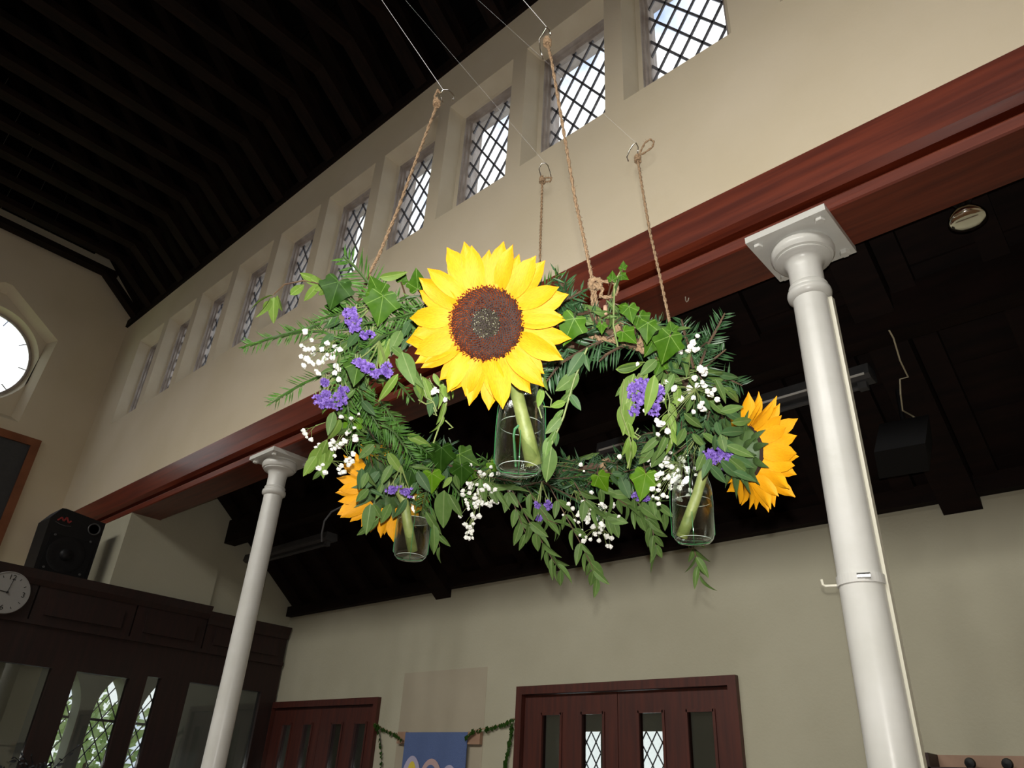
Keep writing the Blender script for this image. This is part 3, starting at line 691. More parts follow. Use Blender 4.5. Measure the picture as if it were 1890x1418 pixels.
# ivy garlands
def ivy_mesh(name, m_, bend=.18):
    """five-lobed leaf, base at the origin, tip at +y, about one unit long"""
    out = [(0,0),(.10,-.13),(.24,-.20),(.36,-.16),(.43,-.05),(.42,.05),(.48,.11),(.60,.17),(.58,.28),(.47,.36),(.37,.45),(.29,.58),(.18,.75),(.05,.92),(0,1.0)]
    pts = out+[(-a,b) for a,b in out[-2:0:-1]]
    mid = [(0,.12),(0,.32),(0,.55),(0,.8)]
    bm = bmesh.new(); vv = [bm.verts.new((a,b,0)) for a,b in pts]; cv = bm.verts.new((0,.22,0))
    for i in range(len(vv)): bm.faces.new((cv, vv[i], vv[(i+1) % len(vv)]))
    bmesh.ops.subdivide_edges(bm, edges=[e for e in bm.edges if cv in e.verts], cuts=1)
    for v in bm.verts:
        a, b = v.co.x, v.co.y; v.co.z = bend*(.30*abs(a)-.55*b*b-.35*a*a)+.025*math.sin(9*a)*math.cos(7*b)
    bmesh.ops.recalc_face_normals(bm, faces=bm.faces[:])
    me = bpy.data.meshes.new(name); bm.to_mesh(me); bm.free(); me.materials.append(m_)
    me.polygons.foreach_set('use_smooth', [True]*len(me.polygons)); return me
def euca_mesh(name, m_, wd=.36, fold=.25, bend=.25, n=8):
    """lance-shaped leaf, base at the origin, tip at +y, one unit long"""
    vs_ = []; fs_ = []
    for i in range(n+1):
        s = i/n; hw = wd/2*(math.sin(PI*min(1,s**.8))**.8)*(1-.15*s)+.004; z = -bend*s*s
        for k in (-1,-.5,0,.5,1): vs_.append((k*hw, s, z+fold*abs(k)*hw*.8))
    for i in range(n):
        for k in range(4): a = i*5+k; fs_.append((a,a+1,a+6,a+5))
    me = bpy.data.meshes.new(name); me.from_pydata(vs_, [], fs_); me.update(); me.materials.append(m_)
    me.polygons.foreach_set('use_smooth', [True]*len(me.polygons)); return me
IVY = {k: [ivy_mesh('ivy_leaf', M[k], b) for b in (.1,.3,.5)] for k in ('ivy','ivydark','ivybright')}
def garland(name, path, drop, label, n1, n2):
    t = thing(name, path[0], label, 'garland', 'ivy garlands beside the banner'); b0 = path[0].copy()
    def smp(pp, s):
        k = min(len(pp)-2, int(s*(len(pp)-1))); f = s*(len(pp)-1)-k; return pp[k].lerp(pp[k+1], f)
    MB().tube(path, .004, 5).build('vine', M['rodwood'], t, b0); MB().tube(drop, .0025, 5).build('vine', M['darkplant'], t, b0)
    for pp, n in ((path,n1),(drop,n2)):
        for i in range(n):
            p = smp(pp, (i+random.random()*.6)/n); d = V(random.uniform(-.8,.8),-.2,-1)
            inst('leaf', random.choice(IVY['ivydark']), t, frame(p+V(0,-.004,0), d, V(random.uniform(-.4,.4),-1,.2), *[random.uniform(.022,.036)]*3), b0)
y = YW-.012
garland('ivy_garland', [V(-4.93,y-.03,1.885),V(-4.84,y,1.845),V(-4.72,y,1.815),V(-4.66,y-.03,1.81),V(-4.57,y-.034,1.77)], [V(-4.92,y-.03,1.88),V(-4.885,y,1.80),V(-4.85,y,1.70),V(-4.825,y,1.60),V(-4.82,y,1.45)], 'ivy garland from the porch-side door to the blue banner', 16, 12)
garland('ivy_garland', [V(-3.91,y-.034,1.79),V(-3.85,y-.03,1.83),V(-3.72,y,1.852),V(-3.60,y,1.875),V(-3.49,y-.03,1.90)], [V(-3.50,y-.03,1.87),V(-3.535,y,1.80),V(-3.555,y,1.70),V(-3.58,y,1.62),V(-3.60,y,1.45)], 'ivy garland from the blue banner to the near door', 20, 22)

# dark flower arrangement in front of the screen
t = thing('flower_stand', V(-6.2,2.02,0), 'dark flower arrangement on a stand before the porch screen', 'flower stand'); b0 = t.location.copy()
smooth_by_angle(MB().lathe([(.16,0),(.16,.03),(.04,.06),(.035,1.05),(.12,1.08),(.12,1.11)], b0, 24).build('pedestal', M['plinth'], t, b0), 40)
smooth_by_angle(MB().lathe([(.06,1.11),(.09,1.16),(.10,1.22),(.085,1.28),(.095,1.30)], b0, 24).build('vase', M['black'], t, b0), 40)
LEAFD = euca_mesh('dark_leaf', M['darkplant'], .45)
for k in range(16):
    e = b0+V(random.uniform(-.12,.12), random.uniform(-.28,.12) if k else .22, random.uniform(1.42,1.56) if k else 1.64)
    s = b0+V(0,0,1.28); pts = [s.lerp(e,q)+V(0,0,.05*math.sin(q*PI)) for q in (0,.33,.66,1)]
    sp = MB().tube(pts, .003, 5).build('flower_sprig', M['darkplant'], t, b0)
    for i in range(7):
        p = pts[1].lerp(pts[3], i/6)
        inst('leaf', LEAFD, sp, frame(p, V(random.uniform(-1,1),random.uniform(-1,1),random.uniform(-.2,1)), V(1,random.uniform(-.5,.5),.3), *[random.uniform(.025,.05)]*3), b0)

# shrubs in the garden beyond the porch windows
gm = euca_mesh('garden_leaf', M['garden'], .5)
def shrub(c, r, h, label, n):
    t = thing('garden_shrub', V(c[0],c[1],-.1), label, 'shrub', 'shrubs in the garden'); b0 = t.location.copy()
    MB().tube([V(c[0],c[1],-.1),V(c[0],c[1]+.05,h*.4),V(c[0]+.05,c[1],h*.75)], [.06,.045,.02], 7).build('trunk', M['twig'], t, b0)
    m = MB()
    for k in range(n):
        a = random.uniform(0,2*PI); q = random.random()**.4; z = random.uniform(.25,h)
        rr = r*q*(.55+.45*math.sin(PI*min(1,max(0,(z/h)))))
        p = V(c[0]+rr*math.cos(a), c[1]+rr*math.sin(a), z); d = V(random.gauss(0,1),random.gauss(0,1),random.gauss(0,1)).normalized(); s = d.orthogonal().normalized()*.06; L = random.uniform(.12,.2)
        m.add([p, p+d*L*.5+s, p+d*L, p+d*L*.5-s], [(0,1,2),(0,2,3)])
    m.build('foliage', M['garden'], t, b0, kind='stuff')
shrub((-13.2,4.9), 1.2, 2.35, 'low green shrub outside the porch windows', 900)
shrub((-13.6,7.4), 1.2, 2.6, 'taller green shrub outside the porch windows, to the right', 900)
shrub((-16.4,5.2), 1.3, 3.1, 'green shrub outside the porch windows, farther off', 900)
tag(MB().box(-40, XE-.4, -30, 40, -.3, -.1).build('ground', M['garden']), 'green garden ground outside', 'ground', kind='structure')

# ================================================================== THE HANGING WREATH
RCEN, RRAD = V(-.83,.893,2.12), .32
def ringp(a, r=RRAD, z=0): return RCEN+V(r*math.cos(a), r*math.sin(a), z)
_rs = [(pix(ringp(2*PI*k/144)), 2*PI*k/144) for k in range(144)]
def rd(px, py):                      # how far off the hoop is near that bearing
    return min(_rs, key=lambda q: (q[0][0]-px)**2+(q[0][1]-py)**2)[0][2]
VIEW = -FWD
def rnd(a): return random.uniform(-a, a)

wr = thing('floral_hoop', RCEN, 'large hanging hoop of fir, ivy, eucalyptus and small flowers', 'wreath'); WB = RCEN.copy()
# hoop of twine-wrapped twigs
for k in range(3):
    ph = 2*PI*k/3
    MB().tube([ringp(a, RRAD+.009*math.cos(14*a+ph), .009*math.sin(14*a+ph)) for a in [2*PI*i/180 for i in range(181)]], .0055, 6, cap=False).build('twig_ring', M['twig'], wr, WB, smooth=True)
for a in (-22,-14,-70,-115,95,130,40):
    a = math.radians(a); c = ringp(a); tg = V(-math.sin(a),math.cos(a),0); ra = V(math.cos(a),math.sin(a),0)
    MB().tube([c+tg*(.012*(i/40-.5))+(ra*math.cos(i*.9)+V(0,0,1)*math.sin(i*.9))*.019 for i in range(41)], .0026, 6).build('twine_binding', M['twine'], wr, WB, smooth=True)

def twisted(pts, r=.0019, off=.0014, turns=260):
    m = MB(); N = max(40, int(sum((pts[i+1]-pts[i]).length for i in range(len(pts)-1))*320)); P = []
    for i in range(N+1):
        s = i/N*(len(pts)-1); k = min(len(pts)-2, int(s)); P.append(pts[k].lerp(pts[k+1], s-k))
    for ph in (0, PI):
        Q = []
        for i, p in enumerate(P):
            tn = (P[min(i+1,N)]-P[max(i-1,0)]).normalized(); x = tn.cross(VIEW).normalized(); y = tn.cross(x); a = ph+i/N*2*PI*N/9
            Q.append(p+(x*math.cos(a)+y*math.sin(a))*off)
        m.tube(Q, r, 5)
    for i in range(0, N, 2):
        p = P[i]; d = V(rnd(1),rnd(1),rnd(1)).normalized(); m.tube([p, p+d*random.uniform(.004,.008)], .0002, 3)
    return m
# ---- fir sprigs
def fir(pts, L, m_='fir', dens=1.0, r=.0022, flat=.75, taper=.45):
    pts = [Vector(p) for p in pts]; sp = MB().tube(pts, [r]*(len(pts)-1)+[r*.5], 5).build('fir_sprig', M['twig'] if m_ == 'firdark' else M['bract'], wr, WB)
    m = MB(); tot = sum((pts[i+1]-pts[i]).length for i in range(len(pts)-1)); n = int(tot/.0021*dens)
    for i in range(n):
        s = i/n; k = min(len(pts)-2, int(s*(len(pts)-1))); f = s*(len(pts)-1)-k
        p = pts[k].lerp(pts[k+1], f); tn = (pts[k+1]-pts[k]).normalized()
        sd = tn.cross(VIEW).normalized()*(1 if i % 2 else -1); up = tn.cross(sd)
        if random.random() > flat: sd = up*random.choice((-1,1))
        d = (sd+tn*random.uniform(.45,.9)+up*rnd(.45)+V(0,0,-.12)).normalized()
        ln = L*(1-taper*s**2)*random.uniform(.75,1.1); wv = d.cross(V(rnd(1),rnd(1),rnd(1))+VIEW*1.2).normalized()*L*.055
        e = p+d*ln+tn*ln*.15; mi = p.lerp(e,.45)+up*ln*.02
        m.add([p, mi+wv, e, mi-wv], [(0,1,2),(0,2,3)])
    m.build('needles', M[m_], sp, WB, kind='stuff'); return sp
def PX(lst, off=0.0, d=None):
    return [W(q[0], q[1], (d if d else rd(q[0],q[1])) + (q[2] if len(q) > 2 else 0) + off) for q in lst]
D = .030
fir(PX([(625,585),(570,605),(510,622),(475,632),(452,640)], d=1.10), .025, 'fir', 1.0, flat=.45)
fir(PX([(640,640),(600,612),(560,612),(520,622)], d=1.12), .026, 'fir', 1.0, flat=.6)
fir(PX([(600,690),(560,708),(525,728),(500,745)], d=1.17), .026, 'fir', 1.0, flat=.55)
fir(PX([(700,560),(680,522),(655,492),(634,474)], d=1.05), .036, 'fir', .75, flat=.95)
fir(PX([(712,565),(690,548),(668,545)], d=1.05), .030, 'fir', .8)
fir(PX([(650,750),(690,770),(730,800),(765,850)], d=1.36), .042, 'fir', .9, flat=.9)
fir(PX([(660,700),(670,740),(700,790)], d=1.30), .036, 'fir', .9)
fir(PX([(700,740),(725,770),(740,790)], d=1.36), .030, 'fir', .8)
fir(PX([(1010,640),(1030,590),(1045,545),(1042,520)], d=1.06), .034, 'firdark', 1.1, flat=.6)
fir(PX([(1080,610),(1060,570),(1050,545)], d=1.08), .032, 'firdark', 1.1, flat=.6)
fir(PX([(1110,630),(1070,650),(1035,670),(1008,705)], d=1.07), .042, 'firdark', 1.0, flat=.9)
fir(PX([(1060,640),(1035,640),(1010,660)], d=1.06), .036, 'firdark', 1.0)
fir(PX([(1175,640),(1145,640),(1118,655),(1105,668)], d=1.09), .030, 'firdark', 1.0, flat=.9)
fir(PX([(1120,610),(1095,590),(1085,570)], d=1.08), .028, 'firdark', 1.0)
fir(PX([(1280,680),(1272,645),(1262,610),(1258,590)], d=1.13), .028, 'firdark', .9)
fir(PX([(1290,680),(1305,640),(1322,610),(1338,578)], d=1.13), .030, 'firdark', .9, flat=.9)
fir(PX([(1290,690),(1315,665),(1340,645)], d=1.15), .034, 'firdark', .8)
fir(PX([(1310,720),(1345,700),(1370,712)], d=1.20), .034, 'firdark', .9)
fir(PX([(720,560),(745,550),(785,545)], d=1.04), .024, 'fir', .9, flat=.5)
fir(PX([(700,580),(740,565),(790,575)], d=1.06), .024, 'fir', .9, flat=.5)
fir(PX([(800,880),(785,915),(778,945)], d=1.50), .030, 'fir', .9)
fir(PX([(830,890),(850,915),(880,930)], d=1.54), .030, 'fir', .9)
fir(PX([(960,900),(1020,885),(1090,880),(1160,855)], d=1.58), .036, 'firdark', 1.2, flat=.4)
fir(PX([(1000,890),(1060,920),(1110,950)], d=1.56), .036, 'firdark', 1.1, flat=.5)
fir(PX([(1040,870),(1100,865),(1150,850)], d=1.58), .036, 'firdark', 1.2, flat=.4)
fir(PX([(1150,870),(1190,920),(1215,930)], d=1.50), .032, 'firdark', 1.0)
fir(PX([(1060,600),(1110,625),(1170,640),(1220,640)], d=1.15), .024, 'firdark', 1.0, flat=.4)
for q, d, L, tn in (([(780,575),(720,590),(660,600)],1.06,.026,'fir'),([(770,590),(710,620),(650,660)],1.07,.026,'fir'),([(740,600),(700,650),(690,690)],1.08,.024,'fir'),([(690,590),(650,620),(610,650)],1.10,.028,'fir'),
    ([(680,570),(640,575),(590,590)],1.08,.030,'fir'),([(660,640),(640,680),(620,720)],1.16,.030,'fir'),([(650,700),(640,745),(650,790)],1.24,.032,'fir'),([(640,790),(660,820),(690,840)],1.34,.032,'fir'),([(720,790),(760,815),(790,835)],1.42,.030,'fir'),
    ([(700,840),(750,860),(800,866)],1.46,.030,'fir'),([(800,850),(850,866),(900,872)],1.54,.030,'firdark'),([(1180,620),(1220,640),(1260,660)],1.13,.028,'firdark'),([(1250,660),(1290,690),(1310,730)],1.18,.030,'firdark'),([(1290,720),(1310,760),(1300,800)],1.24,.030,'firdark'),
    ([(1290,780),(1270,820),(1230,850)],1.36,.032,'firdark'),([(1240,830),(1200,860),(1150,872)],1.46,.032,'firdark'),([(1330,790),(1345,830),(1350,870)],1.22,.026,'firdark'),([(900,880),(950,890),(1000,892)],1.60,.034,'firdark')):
    fir(PX(q, d=d), L, tn, 1.0, flat=.6)
for i in range(120):                                   # filler all round the hoop
    a = 2*PI*(i+rnd(.3))/120; tg = V(-math.sin(a),math.cos(a),0)*random.choice((-1,1)); ra = V(math.cos(a),math.sin(a),0)
    p = ringp(a, RRAD+rnd(.022), rnd(.022)); e = tg*random.uniform(.04,.085)+ra*rnd(.06)+V(0,0,rnd(.05))
    fir([p, p+e*.5+ra*rnd(.008), p+e+V(0,0,rnd(.012))], random.uniform(.024,.036), 'firdark' if (a < PI*.62 or a > PI*1.72) or i % 4 == 0 else 'fir', .85, flat=.5)

for i in range(46):
    a = math.radians(random.uniform(60,190)); tg = V(-math.sin(a),math.cos(a),0)*random.choice((-1,1)); ra = V(math.cos(a),math.sin(a),0)
    p = ringp(a, RRAD-.01+rnd(.02), rnd(.015)); e = tg*random.uniform(.03,.06)-ra*random.uniform(0,.03)+V(0,0,random.uniform(-.05,.03))
    fir([p, p+e*.5, p+e], random.uniform(.028,.038), 'firdark', 1.0, flat=.4, r=.0012)
# ---- ivy leaves: (base px, tip px, size px, tone, depth offset)
def vine(a, b, sag=.01, m_='redtwig', r=.0014, parent=None):
    q = [a.lerp(b, s)+V(0,0,-sag*math.sin(PI*s)) for s in (0,.25,.5,.75,1)]
    return MB().tube(q, r, 5).build('ivy_stem', M[m_], parent or wr, WB)
ivy = [ (625,520,610,566,56,'ivydark',-.10),(707,546,698,604,60,'ivy',-.11),(701,545,680,502,44,'ivy',-.09),(771,534,768,490,42,'ivy',-.05),
 (662,668,652,714,48,'ivy',-.10),(620,560,616,598,34,'ivydark',-.05),(1060,588,1042,628,56,'ivy',-.11),(1111,598,1110,622,22,'ivy',-.09),
 (1130,518,1131,494,20,'ivy',-.04),(1150,497,1149,476,18,'ivy',-.04),(1146,508,1162,518,18,'ivy',-.04),(1142,517,1148,521,10,'ivy',-.04),
 (1152,572,1158,546,24,'ivy',-.06),(1161,566,1168,600,34,'ivy',-.08),(1180,583,1196,604,34,'ivy',-.07),(1196,596,1192,640,40,'ivy',-.08),
 (1150,612,1178,636,36,'ivy',-.09),(1237,620,1226,656,62,'ivy',-.09),(1240,612,1236,594,26,'ivy',-.05),(1205,630,1190,662,34,'ivy',-.08),
 (656,772,634,800,40,'ivybright',-.06),(815,826,812,866,58,'ivydark',-.10),(790,824,776,846,40,'ivydark',-.08),(852,860,852,892,46,'ivydark',-.10),
 (797,874,798,912,44,'ivybright',-.12),(848,838,872,852,44,'ivy',-.06),(905,855,914,868,22,'ivybright',-.06),(760,866,752,898,40,'ivydark',-.06),
 (1104,878,1122,908,40,'ivybright',-.08),(1192,874,1184,918,54,'ivybright',-.10),(1140,874,1146,898,36,'ivy',-.06),(1162,884,1158,914,38,'ivydark',-.05),
 (740,520,748,500,22,'ivy',-.02),(640,552,622,546,30,'ivydark',-.05),(870,866,862,890,34,'ivy',-.08),(690,800,676,826,34,'ivydark',-.02),
 (1220,668,1212,690,30,'ivy',-.06),(1006,646,1004,676,30,'ivy',-.09),(1003,610,1000,634,22,'ivy',-.06),(935,850,950,866,26,'ivydark',-.02),
 (1250,830,1240,858,34,'ivydark',-.02),(1340,700,1356,716,30,'ivydark',.0) ]
for bx, by, tx, ty, sz, tone, off in ivy:
    d = max(.88, rd(bx,by)+off-(.045 if sz >= 40 else 0)); p = W(bx,by,d); e = W(tx,ty,d+rnd(.015)); L = sz*d/FPX*.98
    k_ = .4 if sz >= 40 else 1; nz = (EYE-p).normalized()+RGT*rnd(.55)*k_+UPV*random.uniform(-.2,.6)*k_
    inst('ivy_leaf', random.choice(IVY[tone]), wr, frame(p, e-p, nz, L*random.uniform(.85,1.05), L, L), WB)
    a = min(_rs, key=lambda q: (q[0][0]-bx)**2+(q[0][1]-by)**2)[1]
    vine(ringp(a)+V(rnd(.01),rnd(.01),.0), p, -.01, 'redtwig' if random.random() < .6 else 'bract')
MB().tube(PX([(1140,640),(1132,600),(1133,560),(1134,530),(1138,515),(1150,495)], d=1.08), .0016, 6).build('ivy_stem', M['statgreen'], wr, WB)
MB().tube(PX([(1133,560),(1146,565),(1155,572)], d=1.08), .0012, 6).build('ivy_stem', M['redtwig'], wr, WB)
twisted(PX([(1088,622),(1112,626),(1145,630),(1172,640),(1196,652)], d=1.095), .0034, .0024).build('twine_binding', M['twine'], wr, WB, smooth=True)
MB().tube(PX([(1120,625),(1160,605),(1190,606)], d=1.09), .0022, 6).build('ivy_stem', M['redtwig'], wr, WB)

# ---- eucalyptus and other leafy sprigs
EU = {k: [euca_mesh('leaf', M[k], w_, f_, b_) for w_, f_, b_ in ((.40,.3,.15),(.34,.5,.3),(.46,.2,.1),(.30,.7,.45))] for k in ('euca','eucalight','eucadark')}
def leafat(parent, p, d, tone, L, nz=None):
    inst('leaf', random.choice(EU[tone]), parent, frame(p, d, nz or (EYE-p).normalized()*.8+V(rnd(.8),rnd(.8),rnd(.8)), L*random.uniform(.85,1.15), L, L), WB)
def sprig(pts, leaf, tone='euca', n=6, droop=.5, stem='redtwig', r=.0013, pair=True, t0=.15, spread=.9):
    sp = MB().tube(pts, [r]*(len(pts)-1)+[r*.5], 5).build('leafy_sprig', M[stem], wr, WB)
    for i in range(n):
        s = t0+(1-t0)*i/max(1,n-1); k = min(len(pts)-2, int(s*(len(pts)-1))); f = s*(len(pts)-1)-k
        p = pts[k].lerp(pts[k+1], f); tn = (pts[k+1]-pts[k]).normalized(); sd = tn.cross(VIEW).normalized()
        for g in ((1,-1) if (pair and i < n-1) else ((1 if i % 2 else -1),)):
            d = tn*.8+sd*g*random.uniform(.4,1)*spread+V(0,0,-droop)+VIEW*rnd(.5)
            leafat(sp, p, d, tone, leaf*random.uniform(.75,1.15))
    return sp
# far left sprig over the wall
s = sprig(PX([(650,548),(608,528),(560,518),(525,525),(504,545)], d=1.08), .036, 'eucalight', 2, t0=.35)
for (bx,by,tx,ty,l) in ((500,548,490,588,46),(506,548,502,600,52),(512,545,516,578,40),(498,556,484,572,34),(553,530,566,520,0),(536,545,564,522,40),(556,506,600,524,48),(580,536,602,524,30),(588,545,606,530,34)):
    if l: p = W(bx,by,1.07); leafat(s, p, W(tx,ty,1.07+rnd(.02))-p, 'eucalight', l*1.07/FPX)
# hand-placed leaves: base px, tip px, depth, tone
hl = [ (742,650,762,706,1.02,'euca'),(735,690,700,740,1.03,'eucalight'),(752,668,776,716,1.03,'euca'),(766,700,778,742,1.05,'euca'),(780,695,792,740,1.06,'eucalight'),
 (804,722,792,766,1.06,'eucadark'),(730,662,758,700,1.02,'euca'),(722,640,748,660,1.03,'euca'),(690,540,728,550,1.03,'euca'),(700,512,748,508,1.03,'eucalight'),
 (640,560,616,550,1.06,'euca'),(706,600,690,640,1.08,'euca'),(720,625,700,672,1.07,'eucalight'),(790,612,752,626,1.08,'eucadark'),
 (1140,682,1180,678,1.09,'euca'),(1136,682,1190,676,1.10,'eucalight'),(1172,690,1150,722,1.10,'euca'),(1160,706,1136,730,1.09,'euca'),(1208,692,1196,760,1.06,'eucalight'),
 (1170,690,1152,760,1.09,'eucalight'),(1152,745,1146,790,1.08,'eucalight'),(1166,740,1150,800,1.08,'eucalight'),(1160,780,1172,812,1.08,'eucalight'),(1150,790,1176,808,1.09,'eucalight'),
 (1196,668,1224,672,1.12,'euca'),(1230,672,1250,690,1.13,'eucadark'),(1240,684,1276,690,1.12,'eucadark'),(1262,672,1278,650,1.11,'euca'),
 (1300,690,1346,684,1.15,'euca'),(1320,700,1342,740,1.17,'euca'),(1335,715,1372,742,1.19,'euca'),(1330,760,1370,750,1.20,'euca'),(1290,730,1312,756,1.18,'eucadark'),
 (1262,762,1296,792,1.16,'euca'),(1300,775,1312,800,1.20,'eucadark'),(1252,712,1248,748,1.10,'eucalight'),(1240,742,1262,740,1.10,'eucalight'),(1236,762,1246,800,1.10,'eucalight'),
 (1322,778,1330,806,1.20,'eucadark'),(1320,802,1320,834,1.18,'eucadark'),(1330,802,1338,832,1.18,'euca'),(1346,846,1376,872,1.18,'euca'),(1348,842,1392,862,1.19,'eucadark'),
 (1300,820,1288,850,1.22,'eucadark'),(1232,800,1214,846,1.20,'euca'),(1218,806,1184,836,1.24,'euca'),(1224,828,1204,862,1.24,'euca'),(1206,826,1180,856,1.26,'euca'),
 (640,690,620,720,1.18,'euca'),(616,760,606,800,1.22,'euca'),(628,772,610,818,1.24,'eucalight'),(622,758,640,778,1.22,'euca'),(606,752,586,764,1.2,'eucalight'),
 (592,826,568,872,1.28,'eucalight'),(604,812,580,866,1.28,'eucalight'),(600,836,594,880,1.28,'eucalight'),(612,826,604,868,1.28,'eucalight'),(584,842,560,876,1.28,'eucalight'),(598,866,574,886,1.28,'euca'),
 (668,864,664,904,1.33,'eucadark'),(678,872,668,900,1.31,'euca'),(678,872,690,902,1.31,'euca'),(680,902,658,926,1.31,'euca'),(684,930,676,984,1.30,'euca'),(688,930,704,960,1.31,'euca'),(684,905,706,914,1.32,'eucadark'),
 (700,955,660,992,1.32,'euca'),(706,892,696,920,1.33,'euca'),
 (750,802,792,822,1.42,'eucalight'),(760,862,790,862,1.42,'euca'),(744,840,720,880,1.40,'eucadark'),(716,836,740,872,1.38,'eucalight'),(770,890,752,918,1.40,'eucadark'),(820,905,816,972,1.46,'euca'),(828,912,850,952,1.46,'euca'),
 (786,944,812,990,1.46,'euca'),(800,968,806,1020,1.46,'euca'),(834,880,818,900,1.44,'eucalight'),(840,876,846,904,1.44,'euca') ]
hl += [(1330,800,1380,792,1.19,'eucadark'),(1322,812,1366,836,1.18,'eucadark'),(1340,822,1390,842,1.18,'euca'),(1330,850,1368,884,1.18,'eucadark'),(1352,870,1396,886,1.19,'eucadark'),(1310,860,1340,890,1.17,'eucadark'),
 (1350,780,1392,776,1.2,'euca'),(1300,838,1286,868,1.17,'euca'),(1312,846,1296,880,1.17,'eucadark'),(1296,800,1330,822,1.19,'euca'),(1336,760,1376,776,1.2,'eucadark'),(1270,700,1300,720,1.13,'euca'),(1244,690,1228,726,1.1,'euca'),
 (1280,720,1268,762,1.13,'euca'),(1310,740,1340,764,1.17,'euca'),(1264,790,1250,824,1.2,'euca'),(1278,800,1300,826,1.2,'euca'),(1212,664,1184,690,1.09,'euca'),(1196,690,1172,716,1.08,'eucalight'),(1326,690,1362,700,1.17,'eucadark'),
 (700,870,676,900,1.36,'eucadark'),(724,858,704,892,1.38,'euca'),(742,880,718,906,1.38,'eucadark'),(750,920,730,958,1.38,'eucadark'),(720,930,704,966,1.35,'euca'),(770,870,792,906,1.42,'eucadark'),(690,820,664,846,1.32,'euca'),
 (630,590,596,604,1.08,'eucadark'),(648,628,622,656,1.1,'euca'),(680,640,664,676,1.07,'eucadark'),(700,618,676,640,1.06,'euca'),(664,612,640,640,1.08,'eucadark'),(740,610,722,646,1.05,'euca'),(760,590,742,622,1.05,'eucadark'),
 (616,616,592,640,1.1,'eucadark'),(656,716,630,744,1.18,'euca'),(644,790,618,806,1.26,'euca'),(668,740,690,764,1.26,'eucadark')]
grp = MB().tube([ringp(a) for a in (1.0,1.1,1.2)], .001, 5).build('loose_leaves', M['redtwig'], wr, WB)
for bx, by, tx, ty, d, tone in hl:
    if bx > 1292 and 755 < by < 900: d -= .045
    p = W(bx,by,d); e = W(tx,ty,d+rnd(.012)); leafat(grp, p, e-p, tone, (e-p).length*1.08, (EYE-p).normalized()+RGT*rnd(.5)+UPV*rnd(.4))
# clear sprig beside the front bottle
sp = MB().tube(PX([(1084,642),(1060,700),(1040,770),(1018,820)], d=1.00), .0014, 6).build('leafy_sprig', M['statgreen'], wr, WB)
for bx, by, tx, ty, tone in ((1068,690,1026,721,'euca'),(1068,690,1044,730,'euca'),(1078,650,1048,692,'eucadark'),(1080,655,1086,684,'eucadark'),(1056,722,1030,752,'euca'),(1052,728,1072,756,'eucadark'),
    (1040,756,1014,786,'euca'),(1036,770,1008,800,'euca'),(1026,794,1006,836,'euca'),(1028,796,1026,826,'eucadark'),(1018,824,1008,890,'euca'),(1014,806,1004,846,'euca'),(1044,742,1014,752,'eucalight')):
    p = W(bx,by,1.0); leafat(sp, p, W(tx,ty,1.0+rnd(.01))-p, tone, (W(tx,ty,1.0)-p).length*1.05, (EYE-p).normalized()+RGT*rnd(.3))
# curled tendril sprigs
for pts, d, lv in (([(800,690),(818,708),(824,745),(816,775),(806,800),(800,818)],1.05,[(812,704,822,750),(822,712,828,742),(832,716,838,736),(820,740,814,784),(818,766,806,806),(800,690,812,714)]),
                   ([(996,676),(1002,700),(998,730),(994,752),(1000,772)],1.0,[(1004,698,980,702),(1000,690,1008,722),(1000,716,994,752),(1004,730,990,746)]),
                   ([(1152,700),(1146,760),(1160,800),(1166,830),(1158,865)],1.08,[(1160,806,1152,846),(1164,818,1158,868),(1168,812,1170,850)]),
                   ([(1226,700),(1236,740),(1232,780),(1240,820)],1.10,[(1232,726,1224,754),(1236,744,1248,770),(1232,764,1222,792),(1238,790,1246,820),(1240,806,1232,840)]),
                   ([(776,690),(780,710),(788,735),(800,742),(806,760)],1.05,[(778,700,786,742),(784,700,796,738),(772,704,776,730)])):
    sp = MB().tube(PX(pts, d=d), .0012, 5).build('tendril_sprig', M['statgreen'], wr, WB)
    for bx, by, tx, ty in lv:
        p = W(bx,by,d); leafat(sp, p, W(tx,ty,d+rnd(.01))-p, 'eucalight', (W(tx,ty,d)-p).length*1.05)
for q in ([(1178,790,),(1172,800),(1182,806),(1176,812)], [(1006,722),(1018,738),(1016,752),(1002,750)], [(772,738),(786,746),(800,742)], [(800,752),(806,768),(800,764)], [(822,776),(836,790),(828,792)]):
    MB().tube(PX(q, d=1.05), .0011, 5).build('tendril', M['statgreen'], wr, WB)
